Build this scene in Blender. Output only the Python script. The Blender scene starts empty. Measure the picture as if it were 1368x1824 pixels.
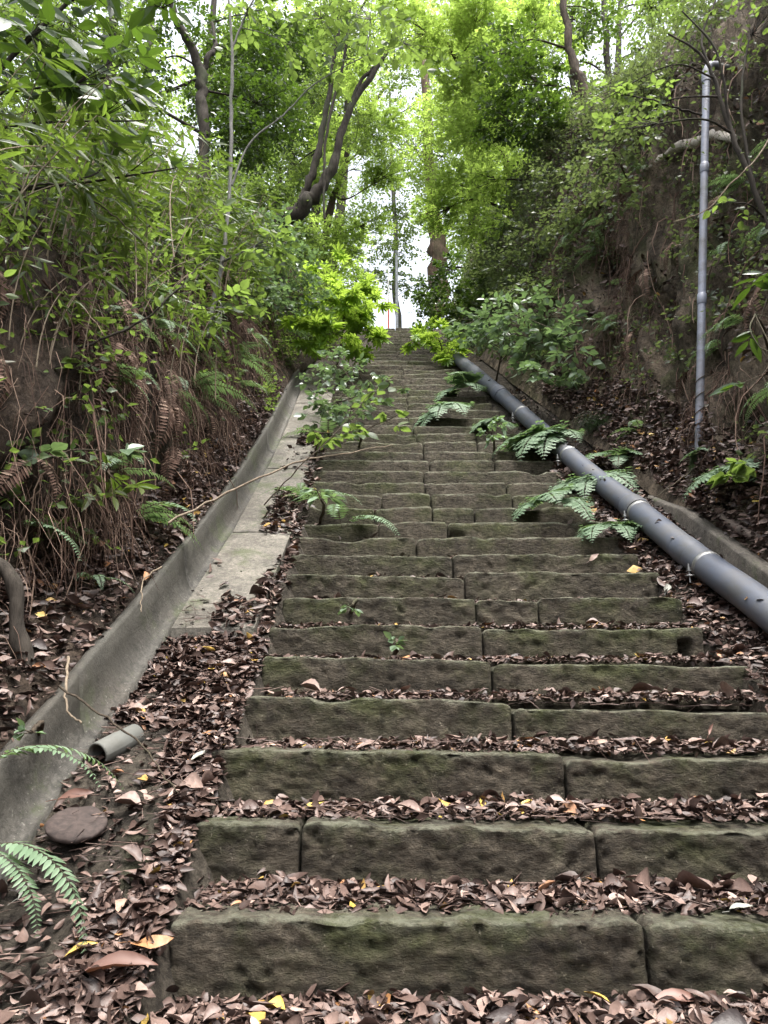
import bpy, math, random
import numpy as np
from mathutils import Vector
from mathutils.bvhtree import BVHTree

# ------------------------------------------------------------------ camera, sky, sun, exposure
SC = bpy.context.scene
R = 0.175                                   # riser of one stone step, metres
PITCH = math.radians(15.0)
FPX = 1270.0                                # focal length in photo pixels (photo 1368 x 1824)
EYE = np.array([0.0, 0.0, 4 * R])
cam = bpy.data.cameras.new('camera')
cam.sensor_fit = 'VERTICAL'; cam.sensor_height = 36.0; cam.sensor_width = 36.0
cam.lens = FPX / 1824 * 36.0
cam.clip_start = 0.05; cam.clip_end = 2000
co = bpy.data.objects.new('camera', cam)
co.location = EYE; co.rotation_euler = (math.pi / 2 + PITCH, 0, 0)
SC.collection.objects.link(co); SC.camera = co

SUN_EL, SUN_AZ = math.radians(74), math.radians(150)      # azimuth from +Y towards +X
world = bpy.data.worlds.new('World'); SC.world = world; world.use_nodes = True
wn = world.node_tree; bg = wn.nodes['Background']
sky = wn.nodes.new('ShaderNodeTexSky'); sky.sky_type = 'NISHITA'; sky.sun_disc = False
sky.sun_elevation = SUN_EL; sky.sun_rotation = SUN_AZ
sky.air_density = 1.0; sky.dust_density = 6.0; sky.ozone_density = 1.0
hs = wn.nodes.new('ShaderNodeHueSaturation'); hs.inputs['Saturation'].default_value = .35      # an overcast, nearly white sky
wn.links.new(sky.outputs[0], hs.inputs['Color']); wn.links.new(hs.outputs[0], bg.inputs[0]); bg.inputs[1].default_value = 0.15
sl = bpy.data.lights.new('sun', 'SUN'); sl.energy = 1.3; sl.angle = math.radians(25); sl.color = (1.0, 0.96, 0.9)
so = bpy.data.objects.new('sun', sl)
sd = Vector((math.sin(SUN_AZ) * math.cos(SUN_EL), math.cos(SUN_AZ) * math.cos(SUN_EL), math.sin(SUN_EL)))
so.rotation_euler = sd.to_track_quat('Z', 'Y').to_euler(); so.location = (0, 0, 30)
SC.collection.objects.link(so)
SC.view_settings.view_transform = 'Standard'; SC.view_settings.look = 'None'
SC.view_settings.exposure = 2.1; SC.view_settings.gamma = 1.0
SC.cycles.max_bounces = 8; SC.cycles.diffuse_bounces = 4; SC.cycles.transmission_bounces = 5
SC.cycles.glossy_bounces = 2; SC.cycles.caustics_reflective = False; SC.cycles.caustics_refractive = False

# ------------------------------------------------------------------ small maths
rng = np.random.default_rng(7)
def nrm(a):
    a = np.asarray(a, float)
    return a / np.maximum(np.linalg.norm(a, axis=-1, keepdims=True), 1e-9)
def _hash(i, j, k, s):
    h = (i * 374761393 + j * 668265263 + k * 2147483647 + s * 974711) & 0xFFFFFFFF
    h = ((h ^ (h >> 13)) * 1274126177) & 0xFFFFFFFF
    h = (h ^ (h >> 16)) & 0xFFFFFFFF
    return h / 4294967295.0
def vnoise(p, s=0):
    p = np.asarray(p, float); f = np.floor(p); i = f.astype(np.int64); u = p - f; u = u * u * (3 - 2 * u)
    o = 0
    for a in (0, 1):
        for b in (0, 1):
            for c in (0, 1):
                w = (u[..., 0] if a else 1 - u[..., 0]) * (u[..., 1] if b else 1 - u[..., 1]) * (u[..., 2] if c else 1 - u[..., 2])
                o = o + w * _hash(i[..., 0] + a, i[..., 1] + b, i[..., 2] + c, s)
    return o * 2 - 1
def fbm(p, s=0, oct=4):
    o, a, q = 0, 1.0, np.asarray(p, float)
    for k in range(oct):
        o = o + a * vnoise(q, s + k * 17); q = q * 2.03; a *= .5
    return o
def ray(px, py):
    return np.array([(px - 684) / FPX, math.cos(PITCH) - math.sin(PITCH) * (912 - py) / FPX, math.sin(PITCH) + math.cos(PITCH) * (912 - py) / FPX])
def at(px, py, Y):                          # the point seen at a photo pixel, Y metres ahead
    d = ray(px, py); return EYE + d * (Y / d[1])

# ------------------------------------------------------------------ mesh builder
class Geo:
    def __init__(s): s.V, s.L, s.S, s.M, s.A, s.n, s.E = [], [], [], [], [], 0, []
    def add(s, v, faces, rnd=0.5, mat=0, edge=0.0):
        """v (N,3); faces (F,k) int array."""
        v = np.asarray(v, np.float32).reshape(-1, 3); f = np.asarray(faces, np.int64)
        if len(v) == 0 or len(f) == 0: return
        s.V.append(v); s.L.append((f + s.n).ravel()); s.S.append(np.full(len(f), f.shape[1])); s.M.append(np.full(len(f), mat))
        s.A.append(np.broadcast_to(np.asarray(rnd, np.float32), (len(v),)))
        s.E.append(np.broadcast_to(np.asarray(edge, np.float32), (len(v),)))
        s.n += len(v)
    def arrays(s): return np.concatenate(s.V), np.concatenate(s.L), np.concatenate(s.S)
    def mesh(s, name, mats, smooth=True):
        me = bpy.data.meshes.new(name)
        V, L, S = s.arrays()
        me.vertices.add(len(V)); me.vertices.foreach_set('co', V.ravel())
        me.loops.add(len(L)); me.loops.foreach_set('vertex_index', L.astype(np.int32))
        me.polygons.add(len(S))
        st = np.concatenate([[0], np.cumsum(S)[:-1]]).astype(np.int32)
        me.polygons.foreach_set('loop_start', st)
        me.polygons.foreach_set('loop_total', S.astype(np.int32))
        me.polygons.foreach_set('material_index', np.concatenate(s.M).astype(np.int32))
        me.polygons.foreach_set('use_smooth', np.full(len(S), bool(smooth)))
        a = me.attributes.new('rnd', 'FLOAT', 'POINT'); a.data.foreach_set('value', np.concatenate(s.A))
        e = me.attributes.new('edge', 'FLOAT', 'POINT'); e.data.foreach_set('value', np.concatenate(s.E))
        me.update(calc_edges=True); me.validate()
        for m in mats: me.materials.append(m)
        return me
    def build(s, name, mats, parent=None, loc=None, smooth=True):
        if not isinstance(mats, (list, tuple)): mats = [mats]
        if loc is not None: s.V = [v - np.asarray(loc, np.float32) for v in s.V]
        o = bpy.data.objects.new(name, s.mesh(name, mats, smooth))
        SC.collection.objects.link(o)
        if parent is not None: o.parent = parent
        elif loc is not None: o.location = loc
        return o
def tag(o, label=None, cat=None, group=None, kind=None):
    if label: o['label'] = label
    if cat: o['category'] = cat
    if group: o['group'] = group
    if kind: o['kind'] = kind
    return o
def empty(name, loc, label, cat, group=None):
    o = bpy.data.objects.new(name, None); o.empty_display_size = .1; o.location = loc
    SC.collection.objects.link(o); return tag(o, label, cat, group)
def copy_tree(o, parent=None):
    c = o.copy(); SC.collection.objects.link(c); c.parent = parent
    for ch in o.children: copy_tree(ch, c)
    return c

def frames(P):
    P = np.asarray(P, float); T = np.gradient(P, axis=0); T = nrm(T)
    ref = np.array([0.13, 0.2, 1.0]) if abs(T[:, 2]).mean() < .85 else np.array([1.0, .1, .05])
    B = nrm(np.cross(T, ref)); N = np.cross(B, T); return T, B, N
def tube(g, P, r, seg=8, rnd=.5, mat=0, cap=True, wob=0.0, seed=0):
    P = np.asarray(P, float); n = len(P); r = np.broadcast_to(np.asarray(r, float), (n,))
    T, B, N = frames(P); a = np.linspace(0, 2 * np.pi, seg, endpoint=False)
    rr = r[:, None] * np.ones(seg)
    V = P[:, None] + rr[..., None] * (np.cos(a)[None, :, None] * B[:, None] + np.sin(a)[None, :, None] * N[:, None])
    if wob: 
        q = V.reshape(-1, 3); w = 1 + wob * fbm(q * (0.35 / max(r.mean(), 1e-3)), seed, 2)
        V = P[:, None] + (V - P[:, None]) * w.reshape(n, seg)[..., None]
    i = np.arange(n - 1)[:, None] * seg; j = np.arange(seg)[None, :]; k = (j + 1) % seg
    F = np.stack([i + j, i + k, i + seg + k, i + seg + j], -1).reshape(-1, 4)
    g.add(V.reshape(-1, 3), F, rnd, mat)
    if cap:
        for ring, rev in ((0, True), (n - 1, False)):
            c = np.concatenate([V[ring], P[ring:ring + 1]])
            f = np.stack([np.arange(seg), (np.arange(seg) + 1) % seg, np.full(seg, seg)], 1)
            g.add(c, f[:, ::-1] if rev else f, rnd, mat)
def smooth_path(P, n=6):
    P = np.asarray(P, float)
    if len(P) < 3: 
        t = np.linspace(0, 1, n)[:, None]; return P[0] * (1 - t) + P[-1] * t
    Q = np.vstack([2 * P[0] - P[1], P, 2 * P[-1] - P[-2]]); out = []
    for i in range(1, len(Q) - 2):
        t = np.linspace(0, 1, n, endpoint=False)[:, None]
        a, b, c, d = Q[i - 1], Q[i], Q[i + 1], Q[i + 2]
        out.append(.5 * (2 * b + (c - a) * t + (2 * a - 5 * b + 4 * c - d) * t ** 2 + (3 * b - a - 3 * c + d) * t ** 3))
    out.append(P[-1:]); return np.vstack(out)
def box(g, lo, hi, rnd=.5, mat=0, bev=0.0):
    x0, y0, z0 = lo; x1, y1, z1 = hi
    v = np.array([[x, y, z] for z in (z0, z1) for y in (y0, y1) for x in (x0, x1)])
    f = [[0, 2, 3, 1], [4, 5, 7, 6], [0, 1, 5, 4], [2, 6, 7, 3], [0, 4, 6, 2], [1, 3, 7, 5]]
    g.add(v, f, rnd, mat)

# leaf templates: length along +Y, face normal +Z
def tpl_broad(w=.24, fold=.05, curl=.12):
    v = [(0, 0, 0), (-w * .75, .2, fold), (0, .2, 0), (w * .75, .2, fold), (-w, .48, fold), (0, .48, 0), (w, .48, fold), (-w * .62, .75, fold * .6), (0, .75, 0), (w * .62, .75, fold * .6), (0, 1, 0)]
    v = np.array(v, float); v[:, 2] -= curl * v[:, 1] ** 2
    f = [(0, 2, 1), (0, 3, 2), (1, 2, 5), (1, 5, 4), (2, 3, 6), (2, 6, 5), (4, 5, 8), (4, 8, 7), (5, 6, 9), (5, 9, 8), (7, 8, 10), (8, 9, 10)]
    return v, np.array(f)
def tpl_simple(w=.26, fold=.07, curl=.1):
    v = np.array([(0, 0, 0), (-w, .42, fold), (0, .5, -curl * .25), (w, .42, fold), (0, 1, -curl)], float)
    return v, np.array([(0, 2, 1), (0, 3, 2), (1, 2, 4), (2, 3, 4)])
def tpl_palm(lobes=7, spread=250, inner=.42, w=.5, drop=.14):
    """palmate leaf: a fan of pointed lobes about the stalk's end."""
    v = [(0, 0, 0)]; a0 = math.radians(90 - spread / 2); st = math.radians(spread) / (lobes - 1)
    ring = []
    for i in range(lobes):
        a = a0 + st * i; k = 1 - .28 * abs(i - (lobes - 1) / 2) / ((lobes - 1) / 2)
        if i > 0:
            am = a - st / 2; ring.append((inner * math.cos(am), inner * math.sin(am), .03))
        for da, kk in ((-st * .30 * w * 2, .66), (0, 1), (st * .30 * w * 2, .66)):
            ring.append((k * kk * math.cos(a + da), k * kk * math.sin(a + da), -drop * (k * kk) ** 2))
    v += ring; v = np.array(v); v[:, 1] += .25
    f = [(0, i + 1, i + 2) for i in range(len(ring) - 1)]
    return v * .62, np.array(f)
def tpl_dead(seed, w=.25, rows=7):
    r = np.random.default_rng(seed); v = []
    t = np.linspace(0, 1, rows); ws = w * r.uniform(.85, 1.1) * np.clip(np.sin(np.pi * t ** .85), 0, 1) ** .8; ws[0] = .015; ws[-1] = .004
    c1, c2, tw, sb = r.uniform(-.6, .7), r.uniform(.1, 1.05), r.uniform(-.7, .7), r.uniform(-.15, .15)
    for i in range(rows):
        y = t[i]
        for s_ in (-1, 0, 1):
            x = s_ * ws[i] * r.uniform(.8, 1.1) * (1 - .25 * min(c2, 1)); 
            z = c2 * abs(s_) * ws[i] * .9 * (1.3 if s_ > 0 else .7) + c1 * (y - .5) ** 2 * .8 + tw * x * (y - .5) * 2 + r.normal(0, .012)
            v.append((x + sb * math.sin(3 * y), y - .5, z))
    f = []
    for i in range(rows - 1):
        for s_ in (0, 1):
            a = i * 3 + s_; f += [(a, a + 1, a + 4), (a, a + 4, a + 3)]
    return np.array(v), np.array(f)
def instance(g, tpl, pos, d, up, size, rnd=.5, mat=0):
    """many copies of a template: +Y along d, +Z near up."""
    tv, tf = tpl; pos = np.asarray(pos, float); N = len(pos)
    if N == 0: return
    d = nrm(d); x = nrm(np.cross(d, up)); z = np.cross(x, d)
    size = np.broadcast_to(np.asarray(size, float), (N,))
    V = pos[:, None] + size[:, None, None] * (tv[None, :, 0:1] * x[:, None] + tv[None, :, 1:2] * d[:, None] + tv[None, :, 2:3] * z[:, None])
    F = (tf[None] + (np.arange(N) * len(tv))[:, None, None]).reshape(-1, tf.shape[1])
    g.add(V.reshape(-1, 3), F, np.repeat(np.broadcast_to(np.asarray(rnd, float), (N,)), len(tv)), mat)
BROAD, BROADW, SIMPLE, SIMPLEW = tpl_broad(), tpl_broad(.33, .05, .2), tpl_simple(), tpl_simple(.34, .06, .15)
LANCE, BAMBOO = tpl_broad(.15, .03, .15), tpl_broad(.085, .02, .25)
PALM, MAPLE, FATSIA = tpl_palm(7, 230), tpl_palm(5, 200, .4, .42, .1), tpl_palm(8, 270, .38, .55, .2)
DEAD = [tpl_dead(k, w) for k, w in enumerate((.18, .22, .26, .16, .30, .2, .24, .14, .21, .27, .17, .23))]
PALMS = (PALM, MAPLE, FATSIA)
DEADLOW = [tpl_simple(.28, .12, -.1), tpl_simple(.22, .16, .2), tpl_simple(.34, -.08, .1)]
ROD = (np.array([[math.cos(a), y, math.sin(a)] for y in (0, 1) for a in (0, 2.1, 4.2)], float), np.array([(0, 1, 4, 3), (1, 2, 5, 4), (2, 0, 3, 5)]))
def rods(g, A, B, r, mat=0, rnd=.5):
    A = np.asarray(A, float); B = np.asarray(B, float); d = B - A; L = np.linalg.norm(d, axis=1); d = nrm(d)
    up = np.where(np.abs(d[:, 2:3]) > .9, [[1., 0, 0]], [[0, 0, 1.]]); x = nrm(np.cross(d, up)); z = np.cross(x, d)
    tv, tf = ROD; r = np.broadcast_to(np.asarray(r, float), (len(A),)); rr = r[:, None] * np.where(tv[None, :, 1] > .5, .6, 1.0)
    V = A[:, None] + tv[None, :, 0:1] * rr[..., None] * x[:, None] + tv[None, :, 2:3] * rr[..., None] * z[:, None] + tv[None, :, 1:2] * L[:, None, None] * d[:, None]
    F = (tf[None] + (np.arange(len(A)) * 6)[:, None, None]).reshape(-1, 4)
    g.add(V.reshape(-1, 3), F, rnd, mat)
def sprays(gl, gw, start, d, length, k, tpl, size, r, rnd, droop=.25, flat=.7, wr=.002, spread=.9, matw=0):
    """leafy twigs: k leaves alternate along each of N twigs."""
    start = np.asarray(start, float); N = len(start); d = nrm(d); length = np.broadcast_to(np.asarray(length, float), (N,))
    rnd = np.broadcast_to(np.asarray(rnd, float), (N,))
    lat = nrm(np.cross(d, np.array([0, 0, 1.0]) + r.normal(0, .15, (N, 3))))
    P, D, U, S, C = [], [], [], [], []
    for j in range(k):
        t = (j + .6) / k; s = (t * length)[:, None]
        p = start + d * s; p[:, 2] -= droop * (t ** 2) * length
        sd = (1 if j % 2 else -1) if j < k - 1 else 0
        dd = d * (.55 if sd else 1.0) + lat * sd * spread + r.normal(0, .22, (N, 3)); dd[:, 2] -= droop * .6
        u = np.array([0, 0, 1.0]) * flat + r.normal(0, 1 - flat * .55, (N, 3)) * .8
        P.append(p); D.append(dd); U.append(u); S.append(size * r.uniform(.6, 1.2, N)); C.append(np.clip(rnd * .6 + r.random(N) * .4, 0, 1))
    instance(gl, tpl, np.vstack(P), np.vstack(D), np.vstack(U), np.concatenate(S), np.concatenate(C))
    if gw is not None:
        m = start + d * (length * .5)[:, None]; m[:, 2] -= droop * .25 * length
        e = start + d * length[:, None]; e[:, 2] -= droop * length
        rods(gw, start, m, wr, matw); rods(gw, m, e, wr * .7, matw)

# ------------------------------------------------------------------ materials
def nodes_of(name):
    m = bpy.data.materials.new(name); m.use_nodes = True; nt = m.node_tree
    return m, nt, nt.nodes['Principled BSDF'], nt.nodes['Material Output']
class NT:
    def __init__(s, nt): s.nt = nt
    def n(s, t, **kw):
        x = s.nt.nodes.new(t)
        for k, v in kw.items():
            if k.startswith('i_'): x.inputs[k[2:].replace('_', ' ')].default_value = v
            else: setattr(x, k, v)
        return x
    def l(s, a, b): s.nt.links.new(a, b)
    def noise(s, scale, detail=5, rough=.6, vec=None, dist=0.0):
        x = s.n('ShaderNodeTexNoise'); x.inputs['Scale'].default_value = scale; x.inputs['Detail'].default_value = detail
        x.inputs['Roughness'].default_value = rough; x.inputs['Distortion'].default_value = dist
        if vec is not None: s.l(vec, x.inputs['Vector'])
        return x.outputs['Fac']
    def ramp(s, fac, stops):
        x = s.n('ShaderNodeValToRGB'); e = x.color_ramp.elements
        while len(e) < len(stops): e.new(.5)
        for el, (p, c) in zip(e, stops):
            el.position = p; el.color = (c, c, c, 1) if not isinstance(c, (tuple, list)) else tuple(c) + (1,)
        s.l(fac, x.inputs[0]); return x.outputs[0]
    def mix(s, fac, a, b, mode='MIX'):
        x = s.n('ShaderNodeMix', data_type='RGBA', blend_type=mode)
        for sock, v in ((x.inputs[0], fac), (x.inputs[6], a), (x.inputs[7], b)):
            if isinstance(v, (int, float)): sock.default_value = v
            elif isinstance(v, tuple): sock.default_value = v + (1,)
            else: s.l(v, sock)
        return x.outputs[2]
    def math(s, op, a, b=0.0):
        x = s.n('ShaderNodeMath', operation=op)
        for sock, v in ((x.inputs[0], a), (x.inputs[1], b)):
            if isinstance(v, (int, float)): sock.default_value = v
            else: s.l(v, sock)
        return x.outputs[0]
    def pos(s): return s.n('ShaderNodeNewGeometry').outputs['Position']
    def obj(s): return s.n('ShaderNodeTexCoord').outputs['Object']
    def attr(s, name): return s.n('ShaderNodeAttribute', attribute_name=name).outputs['Fac']
    def bump(s, h, strength=.5, dist=.02, nor=None):
        x = s.n('ShaderNodeBump'); x.inputs['Strength'].default_value = strength; x.inputs['Distance'].default_value = dist
        s.l(h, x.inputs['Height'])
        if nor is not None: s.l(nor, x.inputs['Normal'])
        return x.outputs[0]
    def stretch(s, vec, sc):
        x = s.n('ShaderNodeMapping'); x.inputs['Scale'].default_value = sc; s.l(vec, x.inputs['Vector']); return x.outputs[0]
def leaf_mat(name, cols, trans, rough=.42, tmix=.45, spec=.5):
    m, nt, p, out = nodes_of(name); t = NT(nt)
    c = t.ramp(t.attr('rnd'), [(i / (len(cols) - 1), c) for i, c in enumerate(cols)])
    n = t.noise(9, 3, .6, t.pos()); c = t.mix(.35, c, t.ramp(n, [(.3, .35), (.7, 1.0)]), 'MULTIPLY')
    t.l(c, p.inputs['Base Color']); p.inputs['Roughness'].default_value = rough; p.inputs['Specular IOR Level'].default_value = spec
    tr = t.n('ShaderNodeBsdfTranslucent')
    tc = t.ramp(t.attr('rnd'), [(0, tuple(x * .55 for x in trans)), (1, trans)]); t.l(tc, tr.inputs[0])
    mx = t.n('ShaderNodeMixShader'); mx.inputs[0].default_value = tmix
    t.l(p.outputs[0], mx.inputs[1]); t.l(tr.outputs[0], mx.inputs[2]); t.l(mx.outputs[0], out.inputs[0]); return m
def bark_mat(name, a, b, scale=14, rough=.9):
    m, nt, p, out = nodes_of(name); t = NT(nt)
    v = t.stretch(t.pos(), (1, 1, .22)); n = t.noise(scale * 2, 6, .7, v)
    c = t.mix(t.ramp(n, [(.35, 0.0), (.65, 1.0)]), a, b); g = t.noise(2.2, 4, .6, t.pos())
    c = t.mix(t.ramp(g, [(.52, 0.0), (.7, .45)]), c, (.05, .07, .03))
    t.l(c, p.inputs['Base Color']); p.inputs['Roughness'].default_value = rough; p.inputs['Specular IOR Level'].default_value = .2
    t.l(t.bump(n, .7, .015), p.inputs['Normal']); return m
def plain(name, col, rough=.6, metal=0.0, var=.3, sc=30):
    m, nt, p, out = nodes_of(name); t = NT(nt); n = t.noise(sc, 5, .6, t.pos())
    c = t.mix(t.ramp(n, [(.3, 0.0), (.7, 1.0)]), tuple(x * (1 - var) for x in col), tuple(min(1, x * (1 + var)) for x in col))
    t.l(c, p.inputs['Base Color']); p.inputs['Roughness'].default_value = rough; p.inputs['Metallic'].default_value = metal
    t.l(t.bump(n, .25, .004), p.inputs['Normal']); return m
def stone_mat():
    m, nt, p, out = nodes_of('weathered_stone'); t = NT(nt); P = t.pos(); Q = t.stretch(P, (.85, .85, 1.35))
    n1 = t.noise(3.2, 9, .68, P); n2 = t.noise(24, 8, .78, Q, .12); n3 = t.noise(55, 5, .7, Q)
    c = t.ramp(n1, [(.28, (.034, .027, .019)), (.5, (.078, .063, .045)), (.72, (.132, .110, .081))])
    c = t.mix(.8, c, t.ramp(n2, [(.36, .28), (.46, .75), (.54, 1.0), (.68, 1.5)]), 'MULTIPLY')
    c = t.mix(.5, c, t.ramp(n3, [(.36, .35), (.62, 1.35)]), 'MULTIPLY')
    streak = t.noise(6, 6, .65, t.stretch(P, (1, 1, .10)))
    c = t.mix(.5, c, t.ramp(streak, [(.36, .4), (.6, 1.15)]), 'MULTIPLY')
    c = t.mix(t.ramp(t.attr('rnd'), [(0, 0.0), (1, .6)]), c, t.mix(t.ramp(n2, [(.4, 0.0), (.6, 1.0)]), (.052, .046, .034), (.150, .134, .102)))
    rp = t.noise(32, 7, .75, t.stretch(P, (.75, .75, 1.75)), .1); c = t.mix(.7, c, t.ramp(rp, [(.36, .45), (.46, .9), (.6, 1.2)]), 'MULTIPLY')
    edge = t.attr('edge'); mossn = t.noise(2.6, 8, .72, P)
    mm = t.math('MULTIPLY', t.ramp(mossn, [(.46, 0.0), (.62, 1.0)]), t.ramp(edge, [(0, .35), (.45, .8), (1, .9)]))
    moss = t.ramp(n2, [(.3, (.018, .028, .005)), (.7, (.080, .105, .020))])
    c = t.mix(t.math('MULTIPLY', mm, .68), c, moss)
    li = t.math('MULTIPLY', t.ramp(edge, [(.55, 0.0), (.95, 1.0)]), t.ramp(t.noise(15, 7, .75, P), [(.42, 0.0), (.60, .7)]))
    c = t.mix(li, c, (.22, .225, .165))
    sp = t.noise(85, 3, .5, P); c = t.mix(t.ramp(sp, [(.66, 0.0), (.74, .55)]), c, (.28, .25, .19))
    pt = t.n('ShaderNodeTexVoronoi'); pt.inputs['Scale'].default_value = 26; t.l(t.stretch(P, (.8, .8, 1.5)), pt.inputs['Vector'])
    pit = t.ramp(pt.outputs['Distance'], [(.06, 0.0), (.2, 1.0)]); pm = t.ramp(n1, [(.42, 1.0), (.56, 0.0)])
    c = t.mix(t.math('MULTIPLY', t.math('SUBTRACT', 1.0, pit), pm), c, (.018, .014, .010))
    t.l(c, p.inputs['Base Color']); p.inputs['Roughness'].default_value = .88; p.inputs['Specular IOR Level'].default_value = .25
    h = t.math('ADD', t.math('ADD', t.math('ADD', n2, t.math('MULTIPLY', rp, .9)), t.math('MULTIPLY', n3, .35)), t.math('MULTIPLY', pit, .12))
    b1 = t.bump(n1, .5, .03); t.l(t.bump(h, 1.0, .03, b1), p.inputs['Normal']); return m
def earth_mat(name, a, b, moss=(.04, .055, .018), mosslo=.55, sc=5, dark=.8):
    m, nt, p, out = nodes_of(name); t = NT(nt); P = t.pos(); Q = t.stretch(P, (1, 1, .45))
    n1 = t.noise(sc, 9, .72, Q, .8); n2 = t.noise(sc * 6, 8, .75, P, .4); n3 = t.noise(1.3, 6, .65, P); n5 = t.noise(75, 4, .7, P)
    c = t.mix(t.ramp(n1, [(.36, 0.0), (.62, 1.0)]), a, b)
    c = t.mix(.85, c, t.ramp(n2, [(.36, .18), (.48, .8), (.68, 1.4)]), 'MULTIPLY')
    c = t.mix(.6, c, t.ramp(n5, [(.35, .4), (.65, 1.35)]), 'MULTIPLY')
    c = t.mix(t.ramp(n3, [(mosslo, 0.0), (mosslo + .12, .7)]), c, moss)
    cr = t.n('ShaderNodeTexVoronoi', feature='DISTANCE_TO_EDGE'); cr.inputs['Scale'].default_value = sc * .9
    dm = t.n('ShaderNodeMix', data_type='RGBA'); dm.inputs[0].default_value = .12; nn = t.n('ShaderNodeTexNoise'); nn.inputs['Scale'].default_value = 4; nn.inputs['Detail'].default_value = 6
    t.l(P, nn.inputs['Vector']); t.l(t.stretch(P, (1, 1, .6)), dm.inputs[6]); t.l(nn.outputs['Color'], dm.inputs[7]); t.l(dm.outputs[2], cr.inputs['Vector'])
    ck = t.ramp(cr.outputs['Distance'], [(.0, 0.0), (.09, 1.0)]); c = t.mix(t.math('MULTIPLY', t.math('SUBTRACT', 1.0, ck), dark * .6), c, (.014, .011, .008))
    t.l(c, p.inputs['Base Color']); p.inputs['Roughness'].default_value = .92; p.inputs['Specular IOR Level'].default_value = .2
    b1 = t.bump(n1, 1.0, .10); b2 = t.bump(ck, .5 * dark, .04, b1); t.l(t.bump(n2, 1.0, .03, b2), p.inputs['Normal']); return m
def concrete_mat(name='old_concrete', a=(.13, .125, .11), b=(.23, .22, .195)):
    m, nt, p, out = nodes_of(name); t = NT(nt); P = t.pos()
    n1 = t.noise(2.4, 8, .7, P, .5); n2 = t.noise(48, 6, .8, P); n4 = t.noise(9, 7, .7, P, .3); st = t.noise(5, 6, .65, t.stretch(P, (1, .22, 1)))
    c = t.mix(t.ramp(n1, [(.34, 0.0), (.64, 1.0)]), a, b)
    c = t.mix(.7, c, t.ramp(n4, [(.36, .38), (.5, .9), (.66, 1.2)]), 'MULTIPLY')
    c = t.mix(t.ramp(st, [(.5, 0.0), (.64, .7)]), c, (.058, .050, .040))
    c = t.mix(.75, c, t.ramp(n2, [(.36, .35), (.62, 1.3)]), 'MULTIPLY')
    gm = t.noise(3.1, 8, .75, P); c = t.mix(t.ramp(gm, [(.54, 0.0), (.64, .75)]), c, (.050, .062, .025))
    sp = t.noise(90, 2, .5, P); c = t.mix(t.ramp(sp, [(.66, 0.0), (.72, .45)]), c, (.28, .265, .235))
    edge_dark = t.math('MULTIPLY', t.attr('edge'), t.ramp(n1, [(.3, .35), (.6, 1.0)])); c = t.mix(t.math('MULTIPLY', edge_dark, .8), c, t.mix(n4, (.022, .021, .016), (.06, .056, .045)))  # colour goes darker where the edge attribute is high
    t.l(c, p.inputs['Base Color']); p.inputs['Roughness'].default_value = .7; p.inputs['Specular IOR Level'].default_value = .35
    b1 = t.bump(n4, .5, .02); t.l(t.bump(n2, .7, .01, b1), p.inputs['Normal']); return m
def pvc_mat(name, col, rough=.38):
    m, nt, p, out = nodes_of(name); t = NT(nt); P = t.pos()
    n = t.noise(5, 6, .65, P); d = t.noise(40, 4, .7, P)
    c = t.mix(t.ramp(n, [(.42, 0.0), (.7, .6)]), col, (.085, .078, .064)); st = t.noise(9, 6, .7, t.stretch(P, (1, .15, 1))); c = t.mix(t.ramp(st, [(.5, 0.0), (.66, .5)]), c, (.045, .043, .036))
    c = t.mix(t.ramp(d, [(.6, 0.0), (.75, .35)]), c, (.08, .075, .06))
    t.l(c, p.inputs['Base Color']); t.l(t.ramp(n, [(.3, rough), (.7, rough + .25)]), p.inputs['Roughness']); return m
def litter_mat():
    m, nt, p, out = nodes_of('dead_leaf'); t = NT(nt); P = t.pos()
    c = t.ramp(t.attr('rnd'), [(0, (.020, .012, .010)), (.22, (.052, .032, .026)), (.5, (.102, .066, .054)), (.75, (.195, .134, .112)), (.9, (.33, .24, .20)), (.955, (.30, .14, .06)), (1, (.46, .33, .07))])
    n = t.noise(60, 4, .65, P); c = t.mix(.6, c, t.ramp(n, [(.3, .45), (.7, 1.2)]), 'MULTIPLY')
    t.l(c, p.inputs['Base Color']); p.inputs['Roughness'].default_value = .5; p.inputs['Specular IOR Level'].default_value = .4
    t.l(t.bump(n, .4, .004), p.inputs['Normal']); return m

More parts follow.
